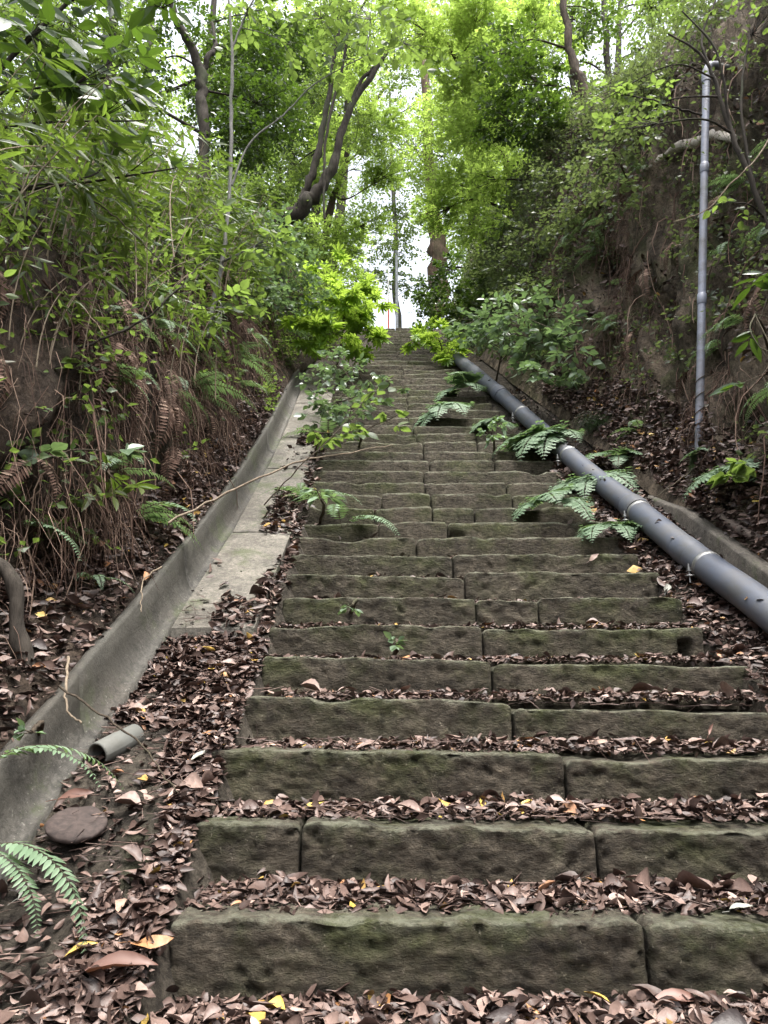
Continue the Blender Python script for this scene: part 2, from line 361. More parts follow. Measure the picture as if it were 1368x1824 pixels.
M = dict(
    stone=stone_mat(), soil=earth_mat('dark_soil', (.036, .030, .024), (.105, .09, .07), mosslo=.64, dark=.0),
    bankl=earth_mat('bank_earth', (.024, .018, .013), (.10, .073, .054), mosslo=.60, sc=4),
    bankr=earth_mat('cliff_earth', (.042, .032, .023), (.215, .17, .122), (.06, .07, .025), .52, 3.4),
    concrete=concrete_mat('old_concrete', (.095, .086, .072), (.175, .16, .132)), gutter=concrete_mat('gutter_concrete', (.042, .039, .033), (.105, .098, .085)),
    kerb=concrete_mat('stained_concrete', (.07, .06, .05), (.13, .115, .095)),
    pvc=pvc_mat('grey_pvc', (.056, .065, .088), .42), pvcthin=pvc_mat('pale_pvc', (.17, .185, .235), .4), pvcold=pvc_mat('faded_pvc', (.105, .108, .098), .6),
    steel=plain('zinc_steel', (.24, .24, .235), .5, .8), iron=plain('rusted_iron', (.042, .030, .026), .85, .1, .5, 60),
    rust=plain('rusty_tube', (.10, .075, .062), .75, .2, .4), dark=plain('dark_inside', (.02, .02, .02), .9),
    litter=litter_mat(),
    root=leaf_mat('dry_root', [(.036, .021, .015), (.13, .078, .058), (.33, .235, .18)], (.06, .03, .02), .8, .12, .2),
    barkd=bark_mat('dark_bark', (.018, .015, .012), (.05, .042, .034)), barkb=bark_mat('brown_bark', (.07, .05, .036), (.18, .125, .09)),
    barkm=bark_mat('damp_bark', (.026, .020, .015), (.085, .064, .047)), barkg=bark_mat('grey_bark', (.09, .088, .08), (.2, .195, .18), 22), barkp=bark_mat('bleached_wood', (.28, .25, .21), (.5, .46, .4), 18),
    twig=bark_mat('twig_bark', (.03, .024, .018), (.09, .07, .05), 40), twigp=bark_mat('dry_twig', (.14, .11, .08), (.28, .225, .165), 40),
    maple=leaf_mat('maple_leaf', [(.055, .115, .018), (.095, .165, .026), (.14, .21, .035)], (.44, .62, .11), .45, .6),
    ever=leaf_mat('evergreen_leaf', [(.012, .026, .008), (.026, .052, .014), (.05, .085, .026)], (.11, .20, .02), .3, .32),
    mid=leaf_mat('green_leaf', [(.024, .048, .014), (.055, .092, .028), (.115, .15, .06)], (.22, .33, .06), .4, .48),
    bamboo=leaf_mat('bamboo_leaf', [(.022, .040, .010), (.050, .080, .018), (.115, .135, .042)], (.18, .28, .035), .36, .4),
    fern=leaf_mat('fern_leaf', [(.11, .18, .095), (.17, .255, .155), (.23, .315, .21)], (.20, .32, .10), .5, .35),
    fatsia=leaf_mat('lobed_leaf', [(.075, .16, .018), (.11, .21, .022), (.14, .25, .03)], (.40, .58, .07), .4, .5),
    dull=leaf_mat('dusty_leaf', [(.034, .052, .026), (.070, .092, .050), (.125, .145, .090)], (.16, .22, .06), .45, .4),
    pale=leaf_mat('pale_leaf', [(.07, .115, .06), (.12, .175, .105), (.19, .24, .165)], (.18, .29, .09), .28, .35, .7),
    flesh=leaf_mat('pale_dead_leaf', [(.2, .2, .17), (.36, .36, .31)], (.2, .2, .15), .6, .2),
    reddead=leaf_mat('red_dead_leaf', [(.10, .05, .036), (.24, .125, .095)], (.15, .06, .03), .5, .2),
    red=plain('red_paint', (.6, .06, .03), .5), white=plain('white_paint', (.75, .75, .75), .5), polegrey=plain('grey_paint', (.3, .32, .36), .5),
)

# ------------------------------------------------------------------ the line of the stairway, read off the photo step by step
YS = {1: 1645, 2: 1466, 3: 1342, 4: 1238, 5: 1172, 6: 1110, 7: 1064, 8: 1024, 9: 988, 10: 957, 11: 932, 12: 905, 13: 881, 14: 860, 15: 838, 16: 820, 17: 804, 18: 788,
      19: 772, 20: 756, 21: 741, 22: 728, 23: 716, 24: 705, 25: 695.5, 26: 687}
NTOP = 47
raw_n, raw_d = [], []
for n, y in YS.items():
    if n in (3, 4, 5): continue
    e = PITCH + math.atan((912 - y) / FPX); raw_n.append(n); raw_d.append((n - 4) / math.tan(e))
pf = np.polyfit(raw_n, raw_d, 3)
SD, SZ = {}, {}
for n in range(-7, NTOP + 1):
    if n < 1: d = np.polyval(pf, 1) - 2.15 * (1 - n)
    elif n <= 26: d = np.polyval(pf, n)
    else: d = np.polyval(pf, 26) + 1.27 * (n - 26) + (2.7 if n > 31 else 0)
    SD[n] = d * R; SZ[n] = n * R
    if n in YS:
        e = PITCH + math.atan((912 - YS[n]) / FPX); SZ[n] = EYE[2] + .5 * (d * R * math.tan(e)) + .5 * (n - 4) * R
_y = np.array([SD[n] for n in sorted(SD)]); _z = np.array([SZ[n] for n in sorted(SZ)])
YT, ZT = SD[NTOP], SZ[NTOP]
_py = np.concatenate([[-60, _y[0] - 4], _y, [YT + 400]]); _pz = np.concatenate([[_z[0] - .6, _z[0] - .3], _z, [ZT + .4]])
_en = [-7, 8, 15, 20, 26, 32, 47]
def edge_l(n): return np.interp(n, _en, [-3.0, -3.2, -3.8, -4.0, -3.8, -2.4, -.7])
def edge_r(n): return np.interp(n, _en, [9.2, 9.0, 8.8, 8.1, 6.3, 5.0, 4.2])
def step_no(Y): return np.interp(Y, [SD[n] for n in sorted(SD)], sorted(SD))
def zs(Y): return np.interp(Y, _py, _pz)
def sl(X, Y, h=0.0): return np.stack([np.asarray(X) * R + 0 * np.asarray(Y), np.asarray(Y) + 0 * np.asarray(X), zs(Y) + np.asarray(h) * R], -1)

# ------------------------------------------------------------------ ground and the two banks
def sheet(P):
    a, b = P.shape[:2]; i = np.arange(a - 1)[:, None] * b; j = np.arange(b - 1)[None]
    return np.stack([i + j, i + j + 1, i + b + j + 1, i + b + j], -1).reshape(-1, 4)
yy = np.concatenate([np.linspace(-60, -3, 12), np.arange(-2.6, 9, .09), np.arange(9, 18, .25), np.array([19, 21, 24, 30, 40, 60, 90, 140, 220, 400])])
xx = np.concatenate([[-400, -120, -40, -12, -8.8], np.arange(-8.2, -3.0, .28), np.arange(-2.6, 8.6, .7), np.arange(8.6, 12.6, .28), [13.5, 16, 40, 120, 400]])
XX, YY = np.meshgrid(xx, yy); H = np.zeros_like(XX)
NN = step_no(YY); ins = (XX > edge_l(NN) + .3) & (XX < edge_r(NN) - .4); H = np.where(ins, -1.3, -.22)
H = np.where(~ins & (XX > 0), -.35 + .14 * (XX - edge_r(NN)), H); H = np.where(~ins & (XX < 0) & (NN > 27), -.3 + .14 * (edge_l(NN) - XX), H)
H = H + .16 * fbm(np.stack([XX * R * 3, YY * 3, 0 * XX], -1), 3) * (~ins)
far = np.abs(XX) > 13; H = np.where(far, -1.5, H); H = np.where((XX < -6.7) & (YY < 8.5), -1, H)
GP = np.stack([XX * R, YY, zs(YY) + H * R], -1)
gg = Geo(); gg.add(GP.reshape(-1, 3), sheet(GP)); tag(gg.build('ground', M['soil']), kind='structure')

PL = np.array([(-6.44, .4), (-6.50, 1.17), (-7.2, 1.55), (-8.3, 2.2), (-8.8, 4), (-9.1, 6.5), (-9.7, 9.5), (-10.6, 12), (-12.5, 14), (-17, 17), (-27, 21), (-60, 30), (-300, 60)], float)
PR = np.array([(11.7, .2), (11.95, .9), (12.7, 2.0), (13.5, 3.4), (14.0, 5.5), (14.5, 9), (15.1, 13), (15.8, 17), (16.6, 21), (17.4, 25), (19.5, 28), (26, 31), (60, 42), (300, 70)], float)
def resample(P, n):
    s = np.concatenate([[0], np.cumsum(np.minimum(np.linalg.norm(np.diff(P, axis=0), axis=1), 9))]); s /= s[-1]
    t = np.linspace(0, 1, n); return np.stack([np.interp(t, s, P[:, 0]), np.interp(t, s, P[:, 1])], -1)
def bank(P, side, seed, n=110):
    Q = resample(P, n)
    by = np.concatenate([np.linspace(-60, -2, 10), np.arange(-1.6, 9.5, .07), np.arange(9.5, 20, .25), np.array([22, 26, 34, 50, 80, 140, 300])])
    k = np.interp(by, [-60, 6.0, 9.5, 13.5, 20], [1, 1, .8, .5, .35])
    B = np.zeros((len(by), n, 3)); base = Q[2, 0]
    B[..., 0] = Q[None, :, 0] * R; B[..., 1] = by[:, None]; B[..., 2] = zs(by)[:, None] + Q[None, :, 1] * k[:, None] * R
    nb = step_no(by); B[..., 0] += ((edge_r(nb) - 9.0) if side > 0 else np.interp(nb, [26, 32, 47], [0, 1.4, 3.0]))[:, None] * R * np.interp(np.abs(Q[:, 0]), [20, 60], [1, 0])[None]
    if side < 0: B[..., 0] += np.interp(by, [2.7, 3.9], [0, .85])[:, None] * R * np.interp(Q[:, 1], [1.3, 2.2, 14, 20], [0, 1, 1, 0])[None]
    T1 = np.gradient(B, axis=0); T2 = np.gradient(B, axis=1); N = nrm(np.cross(T2, T1) * side)
    if (N[..., 2].mean()) < 0: N = -N
    q = B.copy(); amp = np.clip((Q[:, 1] - 1.2) / 2.5, 0.05, 1)[None, :]
    disp = .16 * fbm(q * np.array([1.3, 1.3, .8]), seed, 3) + .085 * fbm(q * np.array([5, 5, 3.2]), seed + 9, 5) - .05 * np.abs(fbm(q * np.array([9, 9, 4.]), seed + 5, 3))
    if side > 0:
        for (cy, ch, ry, rh, dep) in ((5.75, 7.7, .2, 1.8, .5), (6.9, 11, .3, 1.6, .35), (3.9, 13.5, .35, 1.4, .3), (4.35, 4.6, .16, 1.0, .22)):
            disp -= dep * np.exp(-(((B[..., 1] - cy) / ry) ** 2 + ((Q[None, :, 1] - ch) / rh) ** 2) ** 1.5)
    B += N * (disp * amp)[..., None]
    T1 = np.gradient(B, axis=0); T2 = np.gradient(B, axis=1); N2 = nrm(np.cross(T2, T1) * side); N2 = np.where((np.sum(N2 * N, -1, keepdims=True) < 0), -N2, N2)
    return Q, by, B, N2
BL = bank(PL, -1, 21); BR = bank(PR, 1, 57)
for nm, b, m in (('hillside', BL, 'bankl'), ('hillside', BR, 'bankr')):
    g = Geo(); g.add(b[2].reshape(-1, 3), sheet(b[2])); tag(g.build(nm, M[m]), kind='structure')
def on_bank(b, Y, h):
    """points and normals on a bank at distance Y (m) and profile height h (risers)."""
    Q, by, B, N = b; fi = np.interp(Y, by, np.arange(len(by))); fj = np.interp(h, Q[:, 1], np.arange(len(Q)))
    i = np.clip(np.round(fi).astype(int), 0, len(by) - 1); j = np.clip(np.floor(fj).astype(int), 0, len(Q) - 2); t = (fj - j)[..., None]
    i2 = np.clip(np.floor(fi).astype(int), 0, len(by) - 2); u = (fi - i2)[..., None]
    P = (B[i2, j] * (1 - t) + B[i2, j + 1] * t) * (1 - u) + (B[i2 + 1, j] * (1 - t) + B[i2 + 1, j + 1] * t) * u
    return P, N[i, j]

# ------------------------------------------------------------------ stone stairway
stair = empty('stone_stairway', (0, SD[1], 0), 'long mossy stone stairway climbing between two overgrown earth banks', 'stairway')
WAVE = {}
def stone_block(n, x0, x1, zl, zr, fine, seed, hole=None, skew=0.0):
    """one block of a step; x in risers; zl, zr lift the two ends of its top (metres)."""
    x0m, x1m = x0 * R + .004, x1 * R - .004; yb = SD.get(n + 1, SD[n] + .4) + .10; yf = SD[n]; z1 = SZ[n]; z0 = SZ.get(n - 1, SZ[n] - R) - .04
    rho = .008 if fine < .04 else .018
    nx = max(4, int((x1m - x0m) / fine)); nz = max(4, int((z1 - z0) / fine)); ny = max(3, int(.16 / fine)) 
    xs = np.linspace(x0m, x1m, nx + 1)
    e = min(.03, .2 * (x1m - x0m)); xs = np.unique(np.concatenate([xs, [x0m + e * .15, x0m + e * .5, x1m - e * .15, x1m - e * .5]]))
    zz = np.linspace(z0, z1 - rho, nz + 1); prof = [(0, z) for z in zz]; ed = [max(0, 1 - (z1 - z) / .09) * .8 for z in zz]
    for a in (22, 45, 68): prof.append((rho * (1 - math.cos(math.radians(a))), z1 - rho + rho * math.sin(math.radians(a)))); ed.append(1.0)
    for t in np.concatenate([np.linspace(rho, .16, ny + 1), [(.16 + yb - yf) / 2, yb - yf]]): prof.append((t, z1)); ed.append(1.0 if t < .05 else .75)
    prof = np.array(prof); ed = np.array(ed); nf = nz + 1
    Xg = np.repeat(xs[:, None], len(prof), 1); t = (xs - x0m) / (x1m - x0m)
    Yg = yf + prof[None, :, 0] + 0 * Xg; Zg = prof[None, :, 1] + 0 * Xg
    frac = np.clip((Zg - z0) / (z1 - z0), 0, 1)
    Zg = Zg + frac * (zl * (1 - t) + zr * t)[:, None]
    wav = .005 * vnoise(np.stack([xs * 2.3, 0 * xs + seed * 3.1, 0 * xs], -1), 1) + .005 * vnoise(np.stack([xs * 9, 0 * xs + seed, 0 * xs], -1), 2)
    chip = np.clip(vnoise(np.stack([xs * 4.6, 0 * xs + seed * 1.7, 0 * xs], -1), 4) - .45, 0, 1) * .06
    Zg = Zg + frac ** 3 * (wav - chip)[:, None]
    Yg = Yg + skew * (xs - x0m)[:, None] * -1
    ends = np.minimum(xs - x0m, x1m - xs); er = np.where(ends < e, e - np.sqrt(np.maximum(e * e - (e - ends) ** 2, 0)), 0) 
    Yg = Yg + er[:, None] * (prof[None, :, 0] < .03) * .8; Zg = Zg - er[:, None] * frac ** 4 * .7
    P = np.stack([Xg, Yg, Zg], -1); q = P.copy(); q[..., 0] += seed * 1.37
    pit = np.clip(fbm(q * np.array([24, 24, 30]), 5, 3) - .55, 0, 1) + .25 * np.clip(fbm(q * np.array([9, 9, 13]), 6, 3) - .8, 0, 1)
    rid = 1 - np.abs(fbm(q * np.array([13, 13, 24]), 19, 4)); P[..., 1] += .004 * fbm(q * np.array([3, 3, 5]), 8, 3) + .0055 * fbm(q * np.array([24, 24, 38]), 9, 4) - .006 * (rid - .6) + .03 * pit * (frac < .97)
    P[..., 2] += .004 * fbm(q * 22, 11, 3) * frac
    if hole is not None:
        hx0, hx1, hz0, hz1 = hole
        ins = (P[..., 0] > hx0) & (P[..., 0] < hx1) & (P[..., 2] > hz0) & (P[..., 2] < hz1); P[..., 1] += ins * .09
    g = Geo(); rv = float(np.clip(.35 * _hash(n + 20, int(x0 * 10) + 500, 3, 1) + np.interp(n, [2, 8, 14, 25], [0, .2, .5, .65]), 0, 1)); g.add(P.reshape(-1, 3), sheet(P)[:, ::-1], rv, 0, np.broadcast_to(ed, P.shape[:2]).ravel())
    for c, s in ((0, 1), (-1, -1)):
        f = P[c, :nf + 3]; b = f.copy(); b[:, 1] = yb; S = np.stack([f, b], 0); S[1, :, 0] += .01 * s
        g.add(S.reshape(-1, 3), sheet(S)[:, ::-s], rv, 0, np.tile(ed[:nf + 3], 2))
    return g
CUST = {  # joints in risers, and lift of the block ends in metres
    0: ([-3.0, 2.2, 9.2], [(0, 0), (0, -.01)]), 1: ([-3.04, 3.68, 9.4], [(.015, 0), (0, -.005)]), 2: ([-3.26, -1.4, 3.56, 9.3], [(.008, .004), (0, -.02), (-.02, -.015)]),
    3: ([-3.43, 3.54, 9.3], [(.02, 0), (-.015, -.01)]), 4: ([-3.1, 2.86, 9.2], [(.014, -.012), (-.038, -.055)]), 5: ([-3.04, 2.68, 9.1], [(.012, -.004), (-.02, -.012)]),
    6: ([-3.17, 2.7, 8.75], [(.01, -.004), (-.02, -.015)]), 7: ([-3.06, 2.75, 4.62, 8.95], [(.004, 0), (-.005, -.005), (.004, .003)]), 8: ([-3.2, 2.62, 9.0], [(0, -.01), (.012, .014)]),
    9: ([-3.3, 2.4, 8.9], [(0, -.012), (.004, .006)]), 10: ([-3.5, 1.2, 8.8], [(0, 0), (0, .004)])}
struct_bvh = []
brng = random.Random(5)
for n in range(-7, NTOP + 1):
    if n in CUST: js, lf = CUST[n]
    else:
        xl = float(edge_l(n)) + brng.uniform(-.12, .12)
        xr = float(edge_r(n)) + brng.uniform(-.15, .15)
        j1 = float(np.interp(n, [-7, 10, 26, 47], [3, 2.3, 1.5, 1.7])) + brng.uniform(-.45, .45)
        js = [xl, j1, xr]
        if brng.random() < .5 and xr - j1 > 5: js.insert(2, j1 + brng.uniform(1.6, 3.8))
        if brng.random() < .35 and j1 - xl > 4.6: js.insert(1, j1 - brng.uniform(1.6, 2.8))
        lf = [(brng.uniform(-.012, .012), brng.uniform(-.012, .012)) for _ in js[1:]]
    fine = .0095 if n <= 3 else .015 if n <= 9 else .04 if n <= 20 else .07
    if n < 0: fine = .08
    step = bpy.data.objects.new('step', None); SC.collection.objects.link(step); step.parent = stair; step.empty_display_size = .05
    for i in range(len(js) - 1):
        hole = None
        if n == 6 and i == len(js) - 2: hole = (8.02 * R, 8.36 * R, SZ[5] + .035, SZ[5] + .115)
        if n == 11 and i == len(js) - 2: hole = (2.6 * R, 3.1 * R, SZ[10] + .03, SZ[10] + .10)
        g = stone_block(n, js[i], js[i + 1], lf[i][0], lf[i][1], fine, n * 5 + i + 40, hole, (-.012 if n in (3, 4, 5) else 0))
        struct_bvh.append(g.arrays())
        o = g.build('stone_block', M['stone'], step, loc=(0, SD[1], 0))

# BVH of everything solid, to stand plants and leaves on
def make_bvh():
    V, P, o = [], [], 0
    sheets = [(GP.reshape(-1, 3), sheet(GP)), (BL[2].reshape(-1, 3), sheet(BL[2])), (BR[2].reshape(-1, 3), sheet(BR[2]))]
    for v, f in sheets:
        V += v.tolist(); P += (f + o).tolist(); o += len(v)
    for v, L, S in struct_bvh:
        V += v.tolist(); i = 0; Lo = (L + o).tolist()
        for s in S.tolist(): P.append(Lo[i:i + s]); i += s
        o += len(v)
    return BVHTree.FromPolygons(V, P)
BVH = make_bvh()
def hit(px, py):
    d = Vector(ray(px, py)).normalized(); h = BVH.ray_cast(Vector(EYE), d)
    if h[0] is None: return None, None
    nn = h[1] if h[1].dot(d) < 0 else -h[1]
    return np.array(h[0]), np.array(nn)
def drop(x, y, z0=30.0):
    h = BVH.ray_cast(Vector((x, y, z0)), Vector((0, 0, -1)))
    return np.array(h[0]) if h[0] is not None else np.array([x, y, float(zs(y))])

# ------------------------------------------------------------------ concrete beside the stairs
gy = np.arange(-2.5, 9.2, .12); _j = np.arange(-2.15, 9.0, 1.2); gy = np.unique(np.concatenate([gy] + [_j + k for k in (-.016, -.006, .006, .016)]))
prof = np.array([(-6.52, .7), (-6.52, 1.24), (-6.34, 1.30), (-6.28, 1.24), (-6.22, .7), (-6.15, .38), (-6.04, .10), (-5.92, -.02), (-5.82, -.02), (-5.80, -.5)])
Pg = np.stack([np.broadcast_to(prof[None, :, 0] * R, (len(gy), len(prof))), np.broadcast_to(gy[:, None], (len(gy), len(prof))), zs(gy)[:, None] + prof[None, :, 1] * R], -1).copy()
kf = np.interp(gy, [7.0, 9.2], [1, .4])[:, None]; Pg[..., 2] = zs(gy)[:, None] + prof[None, :, 1] * R * kf
jt = np.abs((gy[:, None] + .35) % 1.2 - .6) < .007; Pg[..., 0] -= .012 * jt; Pg[..., 2] -= .008 * jt
Pg += .008 * np.stack([fbm(Pg * 4, 31, 3), 0 * Pg[..., 0], fbm(Pg * 4, 33, 3)], -1)
g = Geo(); g.add(Pg.reshape(-1, 3), sheet(Pg), .5, 0, np.tile(np.array([.3, .6, .8, 1, 1, .55, .15, 0, 0, 0]), len(gy)))  # edge values make the upper part of the wall darker
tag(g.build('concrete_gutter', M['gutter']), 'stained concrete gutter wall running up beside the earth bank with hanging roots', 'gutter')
slab_cuts = [(19.4, 26.2), (26.35, 33.2), (33.35, 37.6), (37.75, 43.0), (43.15, 49)]
slab_lab = ['grey concrete slab beside the steps, lowest of the row, half covered by dead leaves', 'grey concrete slab with a leaf drift along its upper step side, above the lowest slab',
            'concrete slab with pale bare surface between the second slab and the mossy ones', 'mossy concrete slab near the fern covered end of the gutter', 'mossy concrete slab highest up, half hidden by the pale leaved shrub']
for (a, b), lab in zip(slab_cuts, slab_lab):
    ys = np.linspace(a * R, b * R, 14); xs = np.linspace(-5.74, -3.5, 7)
    X, Y = np.meshgrid(xs, ys); Z = zs(Y) + (.06 + .0 * X) * R + .008 * fbm(np.stack([X * R * 3, Y * 3, 0 * X], -1), 41, 3)
    # straight ramp rather than the polyline of the noses
    lin = np.interp(Y, [ys[0], ys[-1]], [zs(ys[0]), zs(ys[-1])]); Z = Z - zs(Y) + lin
    top = np.stack([X * R, Y, Z], -1); bot = top.copy(); bot[..., 2] -= .07
    g = Geo(); g.add(top.reshape(-1, 3), sheet(top)); g.add(bot.reshape(-1, 3), sheet(bot)[:, ::-1])
    for A in ((top[0], bot[0]), (top[-1], bot[-1]), (top[:, 0], bot[:, 0]), (top[:, -1], bot[:, -1])):
        S = np.stack(A, 0); g.add(S.reshape(-1, 3), sheet(S))
    struct_bvh.append(g.arrays()); tag(g.build('concrete_slab', M['concrete'], loc=(-4.6 * R, ys[0], float(zs(ys[0])))), lab, 'slab', 'concrete slabs laid up the slope')
# low kerb behind the big pipe
ky = np.arange(0.5, 5.3, .12)
kp = np.array([(11.35, -.6), (11.35, .82), (11.4, .9), (11.85, .9), (11.9, .8), (11.9, -.4)])
Pk = np.stack([np.broadcast_to(kp[None, :, 0] * R, (len(ky), len(kp))), np.broadcast_to(ky[:, None], (len(ky), len(kp))), zs(ky)[:, None] + kp[None, :, 1] * R], -1)
Pk[..., 2] -= np.interp(ky, [4.6, 5.2], [0, .12])[:, None]; Pk = Pk + .006 * fbm(Pk * 5, 51, 3)[..., None]
g = Geo(); g.add(Pk.reshape(-1, 3), sheet(Pk)[:, ::-1]); c = Pk[0]; g.add(c, [[0, 1, 2, 3], [0, 3, 4, 5]])
tag(g.build('concrete_kerb', M['kerb']), 'low stained concrete kerb running behind the thick grey drain pipe', 'kerb')
BVH = make_bvh()

# ------------------------------------------------------------------ pipes
def pipe_x(Y): return np.interp(Y, [0, 3.5, 4.1, 4.85, 5.55, 6.6, 7.4, 8.6, 9.4], [10.9, 10.3, 10.05, 9.95, 9.5, 8.8, 7.9, 6.3, 5.6]) * R
PR_ = .082
def pipe_pt(Y): return np.array([pipe_x(Y), Y, float(zs(Y)) + .02 + PR_ + .005 * math.sin(Y * 2)])
dp = empty('drain_pipe', pipe_pt(1.0), 'thick grey plastic drain pipe running down beside the stone steps', 'pipe')
pb = pipe_pt(1.0)
cuts = [0.8, 2.6, 4.05, 4.78, 6.3, 7.6, 9.3]
def pipe_path(a, b, n=14): return np.array([pipe_pt(y) for y in np.linspace(a, b, n)])
for a, b in zip(cuts[:-1], cuts[1:]):
    g = Geo(); tube(g, pipe_path(a + .002, b - .002), PR_ if a != 4.05 else PR_ + .0, 28); g.build('pipe_section', M['pvc'], dp, loc=pb)
def ring(Y, r, w, seg=28):
    g = Geo(); P = pipe_path(Y - w / 2, Y + w / 2, 5); rr = np.array([r - .006, r, r, r, r - .006]); tube(g, P, rr, seg); return g
for Y, r, w in ((4.78, PR_ + .013, .13), (4.05, PR_ + .004, .16), (6.3, PR_ + .012, .13), (7.6, PR_ + .012, .13), (2.6, PR_ + .013, .13)):
    g = ring(Y, r, w)
    g.build('coupling', M['pvc'], dp, loc=pb)
for Y in (3.86, 4.70, 5.9, 7.0):
    g = ring(Y, PR_ + .0045, .03); b = g.build('bracket', M['steel'], dp, loc=pb)
    for sx in (-1, 1):
        g = Geo(); c = pipe_pt(Y) + np.array([sx * (PR_ + .022), 0, -.03])
        tube(g, [c + [0, 0, -.06], c + [0, 0, .045]], .005, 8); tube(g, [c + [0, 0, .008], c + [0, 0, .022]], .011, 6)
        tube(g, [c + [0, 0, .002], c + [0, 0, .006]], .016, 12); g.build('bolt', M['steel'], b, loc=pb)
    for sx in (-1, 1):
        g = Geo(); c = pipe_pt(Y) + np.array([sx * (PR_ + .018), 0, -.052]); box(g, c - [.022, .016, .003], c + [.022, .016, .003]); g.build('lug', M['steel'], b, loc=pb)
# thin pale pipe standing against the cliff
f0 = at(1245, 795, 4.75); f1 = at(1258, 135, 4.75)
tp = empty('conduit_pipe', f0, 'thin pale grey plastic pipe standing upright against the earth cliff', 'pipe')
g = Geo(); tube(g, [f0 - [0, 0, .25], f0, f0 * .5 + f1 * .5, f1], .029, 16); g.build('pipe_section', M['pvcthin'], tp, loc=f0)
e1 = f1 + (f1 - f0) / np.linalg.norm(f1 - f0) * .07
bend = smooth_path([f1 - (f1 - f0) * .02, f1 + [0, 0, .02], e1 + [.03, .0, .03], e1 + [.10, .02, .055]], 6)
g = Geo(); tube(g, bend, .034, 16); g.build('elbow', M['pvcthin'], tp, loc=f0)
g = Geo(); tube(g, [e1 + [.09, .02, .05], e1 + [.45, .10, .07]], .027, 16); g.build('pipe_section', M['pvcold'], tp, loc=f0)
for k in (.36, .72):
    c = f0 + (f1 - f0) * k; d = (f1 - f0) / np.linalg.norm(f1 - f0); g = Geo(); tube(g, [c - d * .045, c - d * .04, c + d * .04, c + d * .045], [.031, .034, .034, .031], 16); g.build('coupling', M['pvcthin'], tp, loc=f0)
g = Geo(); ax = nrm(f1 - f0); th = np.linspace(0, 2 * np.pi * 3.5, 60); hh = np.linspace(.18, .62, 60)
P = np.array([f0 + ax * h + .033 * np.array([math.cos(a), math.sin(a), 0]) for a, h in zip(th, hh)]); tube(g, P, .003, 5)
tag(g.build('vine', M['twig'], loc=f0), 'thin dark vine wound round the foot of the upright pale pipe', 'vine')
# rusty tube on the ground behind the kerb
a, _ = hit(1285, 930); b, _ = hit(1366, 985)
g = Geo(); P = [a + [0, 0, .03], (a + b) / 2 + [0, 0, .035], b + [.05, 0, .03], b + (b - a) * .8 + [.05, 0, .03]]; tube(g, smooth_path(P, 5), .028, 14)
tag(g.build('rusty_pipe', M['rust'], loc=a), 'rusty thin pipe lying in dead leaves above the concrete kerb', 'pipe')
# broken pipe end and iron lid in the leaves on the lower slope
a, na = hit(172, 1362); ax = nrm(np.array([.11, .24, 0.09])); c = a + [0, 0, .03]
g = Geo(); n = 24; an = np.linspace(0, 2 * np.pi, n, endpoint=False)
u = nrm(np.cross(ax, [0, 0, 1])); w = np.cross(u, ax); Rg = []
for s, r in ((.015, .034), (0, .036), (0, .042), (.008, .0435), (.10, .0435), (.102, .0415), (.18, .0415), (.18, .034), (.015, .034)):
    Rg.append(c + ax * s + r * (np.cos(an)[:, None] * u + np.sin(an)[:, None] * w))
Rg = np.stack(Rg); Rg = np.concatenate([Rg, Rg[:, :1]], 1); g.add(Rg.reshape(-1, 3), sheet(Rg)); tube(g, [c + ax * .12, c + ax * .13], .034, 24, mat=1)
tag(g.build('pipe_stub', [M['pvcold'], M['dark']], loc=a), 'short broken grey pipe end poking out of the dead leaves by the gutter', 'pipe')
a, na = hit(135, 1488); nz_ = nrm(np.array([.12, -.38, .9])); u = nrm(np.cross(nz_, [0, 1, 0])); w = np.cross(nz_, u); c = a + nz_ * .03
g = Geo(); an = np.linspace(0, 2 * np.pi, 40, endpoint=False); Rg = []
for r, h in ((.0, -.006), (.082, -.006), (.085, .0), (.085, .007), (.082, .012), (.045, .012), (.0, .013)):
    Rg.append(c + nz_ * h + r * (np.cos(an)[:, None] * u + np.sin(an)[:, None] * w))
Rg = np.stack(Rg); Rg = np.concatenate([Rg, Rg[:, :1]], 1); Rg += .006 * fbm(Rg * 40, 61, 4)[..., None] * nz_; g.add(Rg.reshape(-1, 3), sheet(Rg))
tag(g.build('iron_lid', M['iron'], loc=a), 'round rusted iron lid lying tilted among dead leaves by the gutter', 'lid')

# ------------------------------------------------------------------ dead leaves
gl = Geo()
def litter(P, up, size, tilt, r, near=True, lo=0., hi=.955, rndp=None):
    N = len(P)
    if N == 0: return
    d = r.normal(0, 1, (N, 3)); d[:, 2] *= .25; u = np.asarray(up) + r.normal(0, tilt, (N, 3)); fl = r.random(N) < .35
    u[fl] *= -1; rn = r.beta(1.45, 1.95, N) * (hi - lo) + lo; rn = np.where(r.random(N) < .022, r.uniform(.94, 1, N), rn)
    T = DEAD if near else DEADLOW; which = r.integers(0, len(T), N); S = size * np.clip(r.lognormal(0, .40, N), .4, 1.9)
    for k, tp_ in enumerate(T):
        m = which == k; instance(gl, tp_, P[m], d[m], u[m], S[m], rn[m])
def grid_noise(P, f, s): return vnoise(np.asarray(P) * f, s)
r = np.random.default_rng(99)
